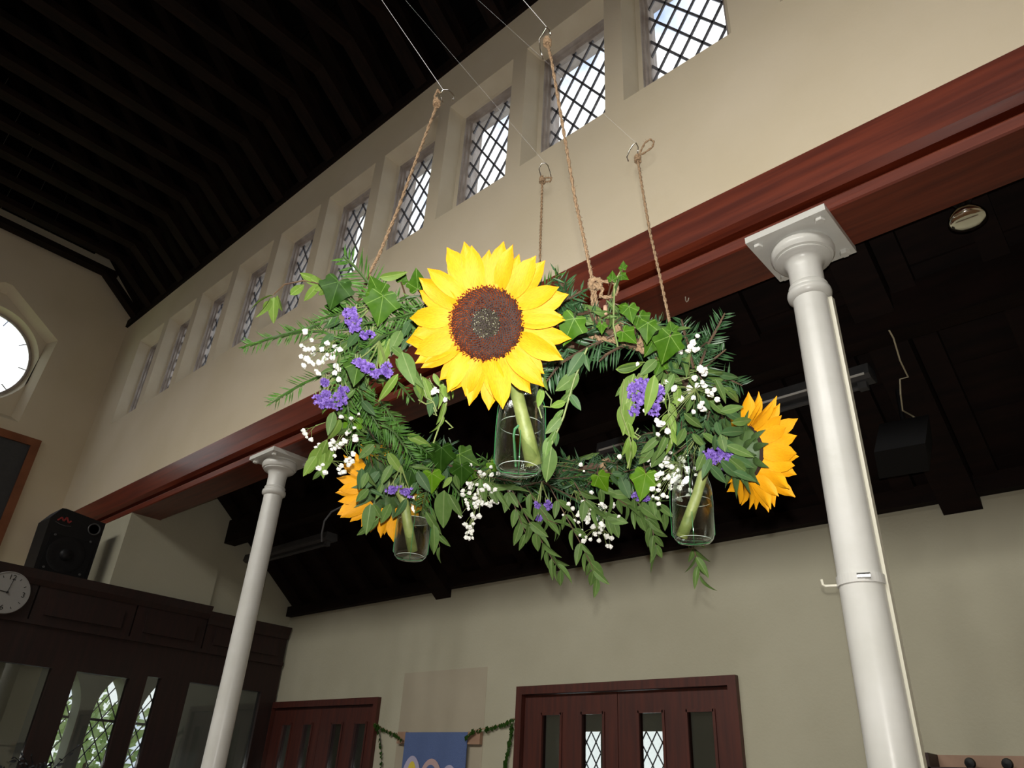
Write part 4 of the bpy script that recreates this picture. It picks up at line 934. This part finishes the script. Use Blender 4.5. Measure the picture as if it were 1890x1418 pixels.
# sprigs hanging from the far side
hang = [ ([(930,890),(948,930),(960,960),(970,985)],'euca',4), ([(945,905),(975,960),(1000,1000),(1018,1030),(1034,1052)],'euca',8),
 ([(1010,890),(1040,945),(1070,1000),(1088,1036),(1102,1068)],'euca',8), ([(1060,890),(1080,925),(1110,950),(1130,960)],'euca',6),
 ([(1090,890),(1130,915),(1165,938),(1190,958)],'euca',7), ([(1160,900),(1185,940),(1204,975),(1212,1022)],'euca',8),
 ([(1180,890),(1206,920),(1226,946)],'euca',4), ([(970,895),(990,930),(1010,960),(1030,968)],'euca',6), ([(880,875),(900,900),(930,905)],'euca',5),
 ([(1262,960),(1280,1010),(1286,1034),(1292,1062)],'euca',5), ([(780,920),(796,960),(812,1010)],'euca',4), ([(1110,870),(1150,880),(1190,870),(1216,850)],'eucadark',7),
 ([(700,850),(740,870),(790,880)],'euca',6), ([(720,820),(770,850),(830,860)],'eucadark',7), ([(680,830),(690,870),(700,910)],'eucadark',5),
 ([(640,630),(650,670),(640,720)],'euca',5), ([(660,590),(640,620),(620,640)],'eucadark',4), ([(1240,640),(1280,680),(1310,720)],'euca',6), ([(1270,680),(1300,740),(1310,790)],'eucadark',6),
 ([(1290,740),(1280,790),(1250,830)],'eucadark',6), ([(1320,740),(1340,790),(1350,830)],'eucadark',6), ([(640,760),(660,800),(690,830)],'euca',5), ([(1210,660),(1240,700),(1250,740)],'euca',5) ]
for q, tone, n in hang:
    far = q[0][1] > 815
    pts = [W(a, b, max(1.0, (1.55 if (850 < a < 1200 and b > 850) else rd(a,b))-.05)) for a, b in q]
    sprig(pts, .044 if far else .038, tone, n, droop=.45)
# undergrowth: small leaves round the whole hoop
for i in range(64):
    a = 2*PI*(i+rnd(.4))/64; ra = V(math.cos(a),math.sin(a),0); tg = V(-math.sin(a),math.cos(a),0)*random.choice((-1,1))
    p = ringp(a, RRAD+rnd(.025), rnd(.02)); e = p+tg*random.uniform(.03,.06)+ra*rnd(.04)+V(0,0,random.uniform(-.05,.03))
    sprig([p, p.lerp(e,.5)+V(0,0,.006), e], random.uniform(.026,.040), random.choice(('euca','eucadark','euca')), 3, droop=.4)

# ---- baby's breath
def blossom_mesh(i):
    bm = bmesh.new(); bmesh.ops.create_icosphere(bm, subdivisions=2, radius=.5)
    bmesh.ops.subdivide_edges(bm, edges=bm.edges[:], cuts=1) if False else None
    for v in bm.verts: v.co *= random.uniform(.66,1.25); v.co.z *= .82
    me = bpy.data.meshes.new('blossom'); bm.to_mesh(me); bm.free(); me.materials.append(M['white_flower']); return me
BL = [blossom_mesh(i) for i in range(5)]
def gyp(cx, cy, sx, sy, n, d, ox, oy, size=9.5, spots=None):
    o = W(ox, oy, d+.03); m = MB(); P = []
    for k in range(n):
        x, y = (spots[k] if spots and k < len(spots) else (cx+random.gauss(0,sx*.5), cy+random.gauss(0,sy*.5)))
        P.append(W(x, y, d+rnd(.03)))
    hubs = [o.lerp(random.choice(P), random.uniform(.45,.75)) for _ in range(max(2,n//5))]
    for h in hubs: m.tube([o, o.lerp(h,.5)+V(rnd(.004),rnd(.004),rnd(.004)), h], .0006, 4)
    for p in P:
        h = min(hubs, key=lambda q: (q-p).length); m.tube([h, h.lerp(p,.6)+V(0,0,.003), p], .0004, 4)
    sp = m.build('babys_breath_sprig', M['statgreen'], wr, WB)
    for p in P:
        s = size*d/FPX*random.uniform(.7,1.25)
        inst('blossom', random.choice(BL), sp, Matrix.Translation(p) @ Matrix.Rotation(random.uniform(0,6),4,'Z') @ Matrix.Rotation(random.uniform(0,3),4,'X') @ Matrix.Scale(s,4), WB)
g1 = [(563,612),(556,638),(563,645),(570,645),(578,644),(575,628),(594,641),(604,634),(556,658),(566,662),(572,668),(578,672),(560,675),(594,645),(612,650),(614,660),(622,645),(628,645),(596,668),(588,669),(620,676),(626,682),(618,688),(584,684),(588,690),(625,700),(578,652),(604,655),(600,661),(618,640),(560,640)]
gyp(0,0,0,0,len(g1),1.10,650,610,11,g1)
g2 = [(560,795),(563,801),(566,807),(574,812)]; gyp(0,0,0,0,4,1.26,600,780,8,g2)
g3 = [(610,820),(616,816),(622,822),(626,826),(618,828),(612,830),(602,838),(606,848),(596,858),(604,856),(600,872),(618,842),(634,812),(637,815),(630,820),(644,796),(655,806),(656,811),(652,838),(645,846),(640,850),(644,858),(630,860),(625,866),(628,874),(634,872),(650,852),(588,864),(583,826),(590,822),(614,812)]
gyp(0,0,0,0,len(g3),1.28,640,790,9.5,g3)
gyp(885,915,46,50,54,1.50,905,865,9); gyp(868,975,16,50,16,1.50,890,900,8.5,[(860,992),(866,994),(862,984),(870,986),(858,968)])
gyp(1095,955,44,32,40,1.52,1060,905,9); gyp(1100,990,40,22,18,1.52,1075,930,8.5)
gyp(1240,880,50,50,54,1.27,1290,800,9.5)
g9 = [(1287,620),(1280,632),(1275,640),(1270,648),(1288,644),(1256,650),(1282,646),(1296,684),(1292,680),(1300,690),(1302,681),(1282,698),(1230,706),(1246,715),(1244,718),(1272,716),(1274,722),(1286,712),(1296,706),(1300,712),(1306,722),(1312,728),(1318,720),(1280,734),(1324,738),(1296,744),(1292,750),(1298,756),(1280,760),(1256,736),(1212,776),(1218,782),(1224,782),(1214,802),(1232,796),(1190,758),(1176,672),(1218,714),(1222,738),(1210,722)]
gyp(0,0,0,0,len(g9),1.10,1270,690,11.5,g9)
gyp(0,0,0,0,4,1.02,790,700,9,[(803,718),(808,722),(800,724),(822,738)])
gyp(0,0,0,0,5,1.2,650,780,8,[(662,764),(654,790),(640,800),(648,772),(630,770)])
gyp(0,0,0,0,3,1.45,900,850,7,[(906,862),(1072,858),(1078,870)])

# ---- statice
def statice(blobs, d, root):
    o = W(root[0], root[1], d+.02); st = MB(); fl_ = MB(); ca = MB()
    for bx, by, rw, rh in blobs:
        c = W(bx, by, d); st.tube([o, o.lerp(c,.6)+V(0,0,.003), c+UPV*(rh*d/FPX)], [.0016,.0013,.001], 5)
        n = max(16, int(rw*rh*.16))
        for k in range(n):
            a = random.uniform(0,2*PI); q = math.sqrt(random.random())
            x, y = q*math.cos(a)*rw, q*math.sin(a)*rh; z = math.sqrt(max(0,1-q*q))
            p = c+(RGT*x-UPV*y)*(d/FPX)+VIEW*(z*min(rw,rh)*.8*d/FPX)
            nn = (VIEW*(.35+z)+RGT*(x/rw)*.9-UPV*(y/rh)*.9+V(rnd(.4),rnd(.4),rnd(.4))).normalized(); ax = nn.orthogonal().normalized(); ay = nn.cross(ax)
            R_ = random.uniform(.0028,.0044); vs_ = [p-nn*.002]
            for j in range(10):
                b_ = 2*PI*j/10; rr = R_*(1.15 if j % 2 else .8); vs_.append(p+(ax*math.cos(b_)+ay*math.sin(b_))*rr+nn*(.0016 if j % 2 else .0002))
            fl_.add(vs_, [(0,1+j,1+(j+1)%10) for j in range(10)])
        for k in range(max(3,int(rw/3))):
            p = c+RGT*(rnd(rw*.85)*d/FPX)+UPV*(rh*.5*d/FPX)-VIEW*.004
            ca.tube([p+UPV*.010+RGT*rnd(.003), p], [.0007,.0016], 5)
    sp = st.build('statice_sprig', M['statgreen'], wr, WB)
    fl_.build('flower_head', M['purple'], sp, WB, kind='stuff'); ca.build('calyx', M['statgreen'], sp, WB, kind='stuff')
statice([(646,578,12,9),(652,592,13,10),(655,605,11,8)], 1.04, (690,560))
statice([(678,618,12,7)], 1.05, (700,600))
statice([(664,670,13,8),(680,680,14,8),(696,689,11,8),(714,678,8,7),(714,688,9,7)], 1.05, (700,630))
statice([(588,738,10,9),(604,746,16,9),(622,746,18,9),(630,732,14,6),(602,728,7,6),(600,706,6,6),(634,720,9,7)], 1.15, (620,690))
statice([(722,903,10,7),(738,906,13,8),(755,910,11,8)], 1.36, (740,860))
statice([(1186,724,26,25),(1170,757,10,10),(1206,756,12,11),(1216,726,9,14),(1166,718,8,7)], 1.08, (1180,690))
statice([(1308,845,17,14),(1326,832,16,12),(1342,852,13,16),(1346,834,10,10)], 1.17, (1340,800))
statice([(1178,916,11,7),(1190,920,10,5)], 1.46, (1186,880))
statice([(1012,932,8,8),(992,932,6,6),(994,956,7,5)], 1.50, (1000,890))

# ================================================================== BOTTLES AND SUNFLOWERS
def bottle(p, tilt, label, water=.5):
    """p: centre of the base; small milk bottle 68 mm across"""
    t = thing('glass_bottle', p, label, 'bottle', 'glass bottles hung from the hoop'); b0 = p.copy()
    Mr = tilt
    out = [(.001,.003),(.020,.002),(.027,.003),(.0315,.008),(.034,.017),(.034,.070),(.0335,.085),(.0315,.100),(.027,.115),(.0235,.126),(.0225,.138),(.0240,.141),(.0245,.146),(.0235,.150)]
    inn = [(.0205,.150),(.0200,.138),(.0212,.126),(.0245,.114),(.0290,.099),(.0312,.084),(.0317,.070),(.0317,.018),(.029,.011),(.020,.008),(.001,.0085)]
    o = MB().lathe(out+inn, b0, 44, M=Mr, cap=False).build('glass', M['bottle'], t, b0, smooth=True)
    h = .145*water
    MB().lathe([(.001,.0088),(.020,.0083),(.0288,.0113),(.0314,.018),(.0314,h-.001),(.0300,h),(.001,h)], b0, 44, M=Mr, cap=False).build('water', M['water'], t, b0, smooth=False)
    MB().tube([b0+Mr @ V(.0312*math.cos(2*PI*k/40), .0312*math.sin(2*PI*k/40), h) for k in range(41)], .00035, 5, cap=False).build('waterline_glint', M['glint'], t, b0)  # thin pale ring imitating the glint where water meets glass
    MB().tube([b0+Mr @ V(.0285*math.cos(2*PI*k/40), .0285*math.sin(2*PI*k/40), .0065) for k in range(41)], .00040, 5, cap=False).build('base_glint', M['glint'], t, b0)  # thin pale ring imitating the highlight in the thick glass base
    return t
def Rtilt(rx, ry): return (Matrix.Rotation(rx,3,'X') @ Matrix.Rotation(ry,3,'Y'))

def petal_mesh(name, m_, wd, curl, fold, tip=0.0, n=9, notch=0):
    vs_ = []; fs_ = []
    for i in range(n+1):
        s = i/n; hw = wd/2*(math.sin(PI*min(1,(s*.93+.06)))**.62)*(1-.28*s)+.002
        if s > .8: hw *= (1-(s-.8)/.2)**.75+.02
        z = -curl*s*s+tip*math.sin(PI*s)
        for k in (-1,-.5,0,.5,1):
            zz = z+fold*hw*(abs(k)**1.3)+.012*math.sin(6*s+3*k)
            vs_.append((k*hw+.02*math.sin(4*s)*tip*6, s, zz))
    for i in range(n):
        for k in range(4): a = i*5+k; fs_.append((a,a+1,a+6,a+5))
    K = len(vs_); vs_ += [(x,y,z-.012) for x,y,z in vs_]; fs_ += [tuple(K+i for i in f[::-1]) for f in fs_]
    me = bpy.data.meshes.new(name); me.from_pydata(vs_, [], fs_); me.update(); me.materials.append(m_)
    me.polygons.foreach_set('use_smooth', [True]*len(me.polygons)); return me
PET = {k: [petal_mesh('petal', M[k], *a) for a in ((.46,.05,.25,.05),(.52,.12,.18,.02),(.42,-.08,.3,.03),(.48,.18,.25,.06),(.44,.0,.22,-.03))] for k in ('petal','petal2')}
def bract_mesh():
    vs_ = []; fs_ = []; n = 6
    for i in range(n+1):
        s = i/n; hw = .21*(1-s)**.7*(.6+.9*s*(1-s)*2)+.004; z = -.35*s*s+.25*s
        for k in (-1,0,1): vs_.append((k*hw, s, z-abs(k)*hw*.35))
    for i in range(n):
        for k in range(2): a = i*3+k; fs_.append((a,a+1,a+4,a+3))
    me = bpy.data.meshes.new('bract'); me.from_pydata(vs_, [], fs_); me.update(); me.materials.append(M['bract'])
    me.polygons.foreach_set('use_smooth', [True]*len(me.polygons)); return me
BRACT = bract_mesh()
def sunflower(c, nrm, up, rdisc, plen, stem, label, tone='petal', npet=32, cone=.12, stemr=.0095, holes=(), thick=1.15):
    nrm = nrm.normalized(); up = (up-nrm*up.dot(nrm)).normalized(); sx = up.cross(nrm)
    t = thing('sunflower', c, label, 'sunflower', 'sunflowers in the bottles'); b0 = c.copy()
    at = lambda a, r, h: c+(sx*math.cos(a)+up*math.sin(a))*r+nrm*h
    for layer, (n, r0, h0, tl) in enumerate(((npet//2, rdisc*.93, .004, cone), (npet-npet//2, rdisc*.90, -.002, cone-.16))):
        for i in range(n):
            a = 2*PI*(i+.5*layer+rnd(.24))/n
            if any(abs((a-h+PI) % (2*PI)-PI) < w_ for h, w_ in holes): continue
            rad = sx*math.cos(a)+up*math.sin(a); L = plen*random.uniform(.82,1.10)
            d = rad+nrm*(tl+rnd(.14))+(nrm.cross(rad))*rnd(.22)
            inst('petal', random.choice(PET[tone]), t, frame(at(a,r0,h0), d, nrm+nrm.cross(rad)*rnd(.35), L*random.uniform(.92,1.15), L, L), b0)
    Md = Matrix(((sx.x,up.x,nrm.x),(sx.y,up.y,nrm.y),(sx.z,up.z,nrm.z)))
    R_ = rdisc
    smooth_by_angle(MB().lathe([(R_*.98,-.006),(R_*1.0,.0),(R_*.93,.006),(R_*.75,.009),(R_*.45,.007),(R_*.2,.004),(.0005,.003)], c, 40, M=Md, cap=False).build('disc', M['disc'], t, b0), 70)
    fo, fi = MB(), MB(); N = 900; ga = PI*(3-math.sqrt(5))
    for k in range(N):
        q = math.sqrt((k+.5)/N); a = k*ga; r = R_*q*1.0
        z = .0035+.0055*math.sin(min(1,q*1.15)*PI*.72)
        p = at(a, r, z); rad = sx*math.cos(a)+up*math.sin(a); tt = nrm.cross(rad)
        if q > .38:
            l = R_*.075*random.uniform(.6,1.3); w_ = R_*.026; d = (nrm*.85+rad*(.9*q-.35)+tt*rnd(.35)).normalized()
            fo.add([p+rad*w_, p+tt*w_-rad*w_*.5, p-tt*w_-rad*w_*.5, p+d*l+rad*w_*.3, p+d*l-rad*w_*.3+tt*w_*.4], [(0,1,3),(1,4,3),(1,2,4),(2,0,3),(2,3,4)])
        else:
            l = R_*.05*random.uniform(.6,1.3); w_ = R_*.024; d = (nrm+tt*rnd(.5)+rad*rnd(.5)).normalized()
            fi.add([p+rad*w_, p+tt*w_, p-rad*w_, p-tt*w_, p+d*l], [(0,1,4),(1,2,4),(2,3,4),(3,0,4)])
    ft = MB()
    for k in range(70):
        q = .40*math.sqrt(random.random()); a = random.uniform(0,2*PI); p = at(a, R_*q, .0035+.0055*math.sin(min(1,q*1.15)*PI*.72)+R_*.035); w_ = R_*.014
        ft.add([p+sx*w_, p+up*w_, p-sx*w_, p-up*w_, p+nrm*w_*1.5], [(0,1,4),(1,2,4),(2,3,4),(3,0,4)])
    ft.build('floret_tips', M['tips'], t, b0, kind='stuff')
    fo.build('disc_florets', M['floret'], t, b0, kind='stuff'); fi.build('centre_florets', M['floretg'], t, b0, kind='stuff')
    # green back with pointed bracts
    smooth_by_angle(MB().lathe([(.009,-.040),(.016,-.034),(R_*.62,-.022),(R_*.92,-.010),(R_*.97,-.003)], c, 32, M=Md, cap=False).build('receptacle', M['bract'], t, b0), 60)
    for layer, (n, r0, h0, L, tl) in enumerate(((13,R_*.80,-.013,R_*.85,.25),(13,R_*.55,-.022,R_*.80,.05))):
        for i in range(n):
            a = 2*PI*(i+.5*layer+rnd(.2))/n; rad = sx*math.cos(a)+up*math.sin(a)
            inst('bract', BRACT, t, frame(at(a,r0,h0), rad+nrm*(tl+rnd(.2)-.25), -nrm, L, L*random.uniform(.8,1.2), L), b0)
    pts = [at(0,0,-.036)]+stem
    MB().tube(pts, [stemr*.9]+[stemr]*(len(stem)-2)+[stemr*1.12,stemr*thick], 14).build('stem', M['stem'], t, b0, smooth=True)
    return t

# front: bottle and big flower facing the camera
dF = 1.0
FB = W(957,874,dF)
bottle(FB, Rtilt(.0,.0), 'glass bottle half full of water hanging below the big front sunflower', .50)
fc = W(899,598,.925)
toc = (EYE-fc).normalized()
sunflower(fc, toc*1.0-RGT*.20+UPV*.06, UPV*1+RGT*.05, .0480, .062,
          [W(938,676,.96), W(951,715,dF-.003), W(962,760,dF), W(972,800,dF), W(985,858,dF)], 'large yellow sunflower facing the camera at the front of the hoop', npet=42, cone=.16, stemr=.0092, thick=1.35)
# left rear: flower turned away
dL = 1.454
LB = W(756,1034,dL)
bottle(LB, Rtilt(0,0), 'small glass bottle below the left, turned-away sunflower', .56)
lc = W(714,898,1.53)
sunflower(lc, FWD*.75-RGT*.50-UPV*.40, UPV, .050, .068, [W(735,905,1.46), W(746,925,1.456), W(752,965,dL), W(762,1018,dL)], 'sunflower seen from behind at the left of the hoop', tone='petal2', npet=34, cone=.50, stemr=.009)
# right: flower seen from the side
dR = 1.205
RB = W(1281,1004,dR)
bottle(RB, Rtilt(.02,.05), 'small glass bottle hanging below the right-hand sunflower', .50)
rc = W(1376,836,1.20)
sunflower(rc, RGT*.95+FWD*.30-UPV*.05, UPV, .046, .062, [W(1352,836,1.205), W(1325,845,1.21), W(1300,868,dR), W(1286,915,dR), W(1270,960,dR), W(1258,992,dR)], 'sunflower seen side-on at the right of the hoop', tone='petal2', npet=36, cone=.62, stemr=.0085)
# green wires that carry the bottles
for B, a, lab, (lx, ly) in ((FB,-46,'green wire loop carrying the front bottle',(0,0)), (LB,174,'green wire loop carrying the left bottle',(0,0)), (RB,36,'green wire loop carrying the right bottle',(0,0))):
    top = ringp(math.radians(a), .30); side = RGT*.0; vw = (EYE-B); vw.z = 0; vw.normalize(); sd = V(-vw.y, vw.x, 0)
    m = MB(); pts = []
    for sgn in (1, -1):
        pts = [top, B+V(0,0,.162)+sd*sgn*.026, B+V(0,0,.130)+sd*sgn*.0265, B+V(0,0,.10)+sd*sgn*.034, B+V(0,0,.07)+sd*sgn*.0352, B+V(0,0,.015)+sd*sgn*.0348, B+V(0,0,.001)+sd*sgn*.024, B+V(0,0,-.001)]
        m.tube(pts, .0006, 5)
    for sgn in (1,):
        pts = [top, B+V(0,0,.162)+vw*sgn*.026, B+V(0,0,.130)+vw*sgn*.0265, B+V(0,0,.10)+vw*sgn*.034, B+V(0,0,.07)+vw*sgn*.0352, B+V(0,0,.015)+vw*sgn*.0348, B+V(0,0,.001)+vw*sgn*.024, B+V(0,0,-.001)]
        m.tube(pts, .0006, 5)
    tag(m.build('bottle_wire', M['greenplastic']), lab, 'wire', 'wires carrying the bottles')
# green support stick inside the front bottle
tag(MB().tube([W(958,785,dF-.005),W(950,792,dF-.005),W(948,805,dF-.005),W(952,862,dF-.005)], .0018, 6).build('plant_stick', M['greenplastic']), 'thin green plastic stick standing in the front bottle', 'stick')

ANCH = V(-2.6,-.2,6.72)
def hookset(hook_px, zt, path, hook, lab_c, lab_h, lab_l, loop=None, line=True, knot=True, lr=.0006):
    h = atz(hook_px[0], hook_px[1], zt); d = pix(h)[2]
    P = [W(a,b,d+o) for a,b,o in path]
    t = thing('hanging_twine', P[-1], lab_c, 'cord', 'jute cords of the hoop'); b0 = P[-1].copy()
    twisted(P).build('cord', M['twine'], t, b0, smooth=True)
    if knot:
        k = P[0]; m = MB(); m.tube([k+V(math.cos(i*.8)*.006, math.sin(i*.8)*.006, -.008+i*.0007) for i in range(24)], .0024, 6); m.build('knot', M['twine'], t, b0, smooth=True)
    if loop: twisted([W(a,b,d) for a,b in loop], .0015, .001).build('loop', M['twine'], t, b0, smooth=True)
    hk = [W(a,b,d+o*.01) for a,b,o in hook]
    tag(MB().tube(hk, .0013, 6).build('wire_hook', M['chrome'], None, None, smooth=True), lab_h, 'hook', 'wire hooks above the hoop')
    if line: tag(MB().tube([hk[line-1], ANCH+V(rnd(.3),rnd(.1),0)], lr, 5).build('nylon_line', M['nylon']), lab_l, 'line', 'nylon lines to the roof')
    return d
# left cord
aL = math.radians(-98); dl = pix(ringp(aL))[2]
h1 = atz(815,168,2.7); d1 = pix(h1)[2]
hookset((815,168), 2.70, [(806,190,0),(802,206,0),(770,290,-.08),(735,385,-.18),(700,470,-.25),(682,505,-.29),(660,560,dl-d1)], [(818,190,0),(812,175,0),(818,166,0),(828,166,0),(832,170,0),(838,177,0),(839,183,0),(834,184,0)],
        'slanting jute cord tied to the left of the hoop', 'chrome wire hook at the top of the left slanting cord', 'fine nylon line rising from the left hook to the roof', loop=[(806,190),(802,178),(808,166),(812,172)], line=3)
# front cord
hookset((1008,62), 2.70, [(1010,78,0),(1018,112,-.01),(1040,240,-.06),(1062,370,-.12),(1080,450,-.17),(1094,520,-.22)], [(1003,110,0),(997,90,0),(996,72,0),(1004,60,0),(1009,50,0),(1014,56,0),(1016,66,0)],
        'long jute cord tied to the front of the hoop', 'chrome wire hook at the top of the long front cord', 'fine nylon line rising from the topmost hook to the roof', line=5)
kn = W(1096,524,1.095)
t = thing('twine_knot', kn, 'knotted jute loop where the long front cord meets the hoop', 'knot'); b0 = kn.copy()
MB().tube([kn+RGT*(.009*math.cos(i*.9)+.002)+UPV*(.008*math.sin(i*.9*1.3))+VIEW*.006*math.sin(i*.7) for i in range(26)], .0028, 6).build('knot', M['twine'], t, b0, smooth=True)
twisted(PX([(1100,524),(1112,534),(1108,548),(1122,549),(1134,546),(1140,535),(1138,524),(1126,520),(1108,520)], d=1.09)).build('bow_loop', M['twine'], t, b0, smooth=True)
twisted(PX([(1094,526),(1093,552),(1096,575),(1098,592),(1104,626)], d=1.10)).build('cord_end', M['twine'], t, b0, smooth=True)
twisted(PX([(1097,528),(1100,555),(1106,580),(1112,626)], d=1.105)).build('cord_end', M['twine'], t, b0, smooth=True)
MB().tube([kn+V(.012,.012,-.055)+V(0,0,i*.004) for i in range(5)], [.003,.0035,.0035,.0036,.003], 8).build('bud', M['rodwood'], t, b0, smooth=True)
# rear cord
aR = math.radians(122); dr = pix(ringp(aR))[2]
h3 = atz(1005,315,2.80); d3 = pix(h3)[2]
hookset((1005,315), 2.80, [(1001,333,0),(999,400,-.02),(997,460,-.03),(994,600,-.06),(990,760,-.09),(988,880,dr-d3)], [(1001,334,0),(995,312,0),(999,303,0),(1006,301,0),(1011,305,0),(1015,316,0),(1017,326,0)],
        'thin jute cord rising behind the big sunflower', 'chrome wire hook at the top of the cord behind the sunflower', 'fine nylon line rising from the rear hook', loop=[(1001,333),(1008,328),(1018,328),(1016,335),(1004,336)], line=4, lr=.00018)
# right cord
a4 = math.radians(12); dd = pix(ringp(a4))[2]; h4 = atz(1178,285,2.70); d4 = pix(h4)[2]
hookset((1178,285), 2.70, [(1177,294,0),(1186,350,-.06),(1200,430,-.14),(1216,500,-.20),(1232,575,-.26),(1237,600,-.28),(1250,680,dd-d4)], [(1160,298,0),(1157,290,0),(1162,278,0),(1168,268,0),(1174,264,0),(1178,272,0),(1177,286,0)],
        'jute cord tied to the right of the hoop', 'chrome wire hook at the top of the right-hand cord', 'fine nylon line rising from the right-hand hook', loop=[(1178,288),(1190,282),(1204,272),(1207,262),(1200,257),(1190,264),(1184,276),(1180,286)], line=5, lr=.00018)
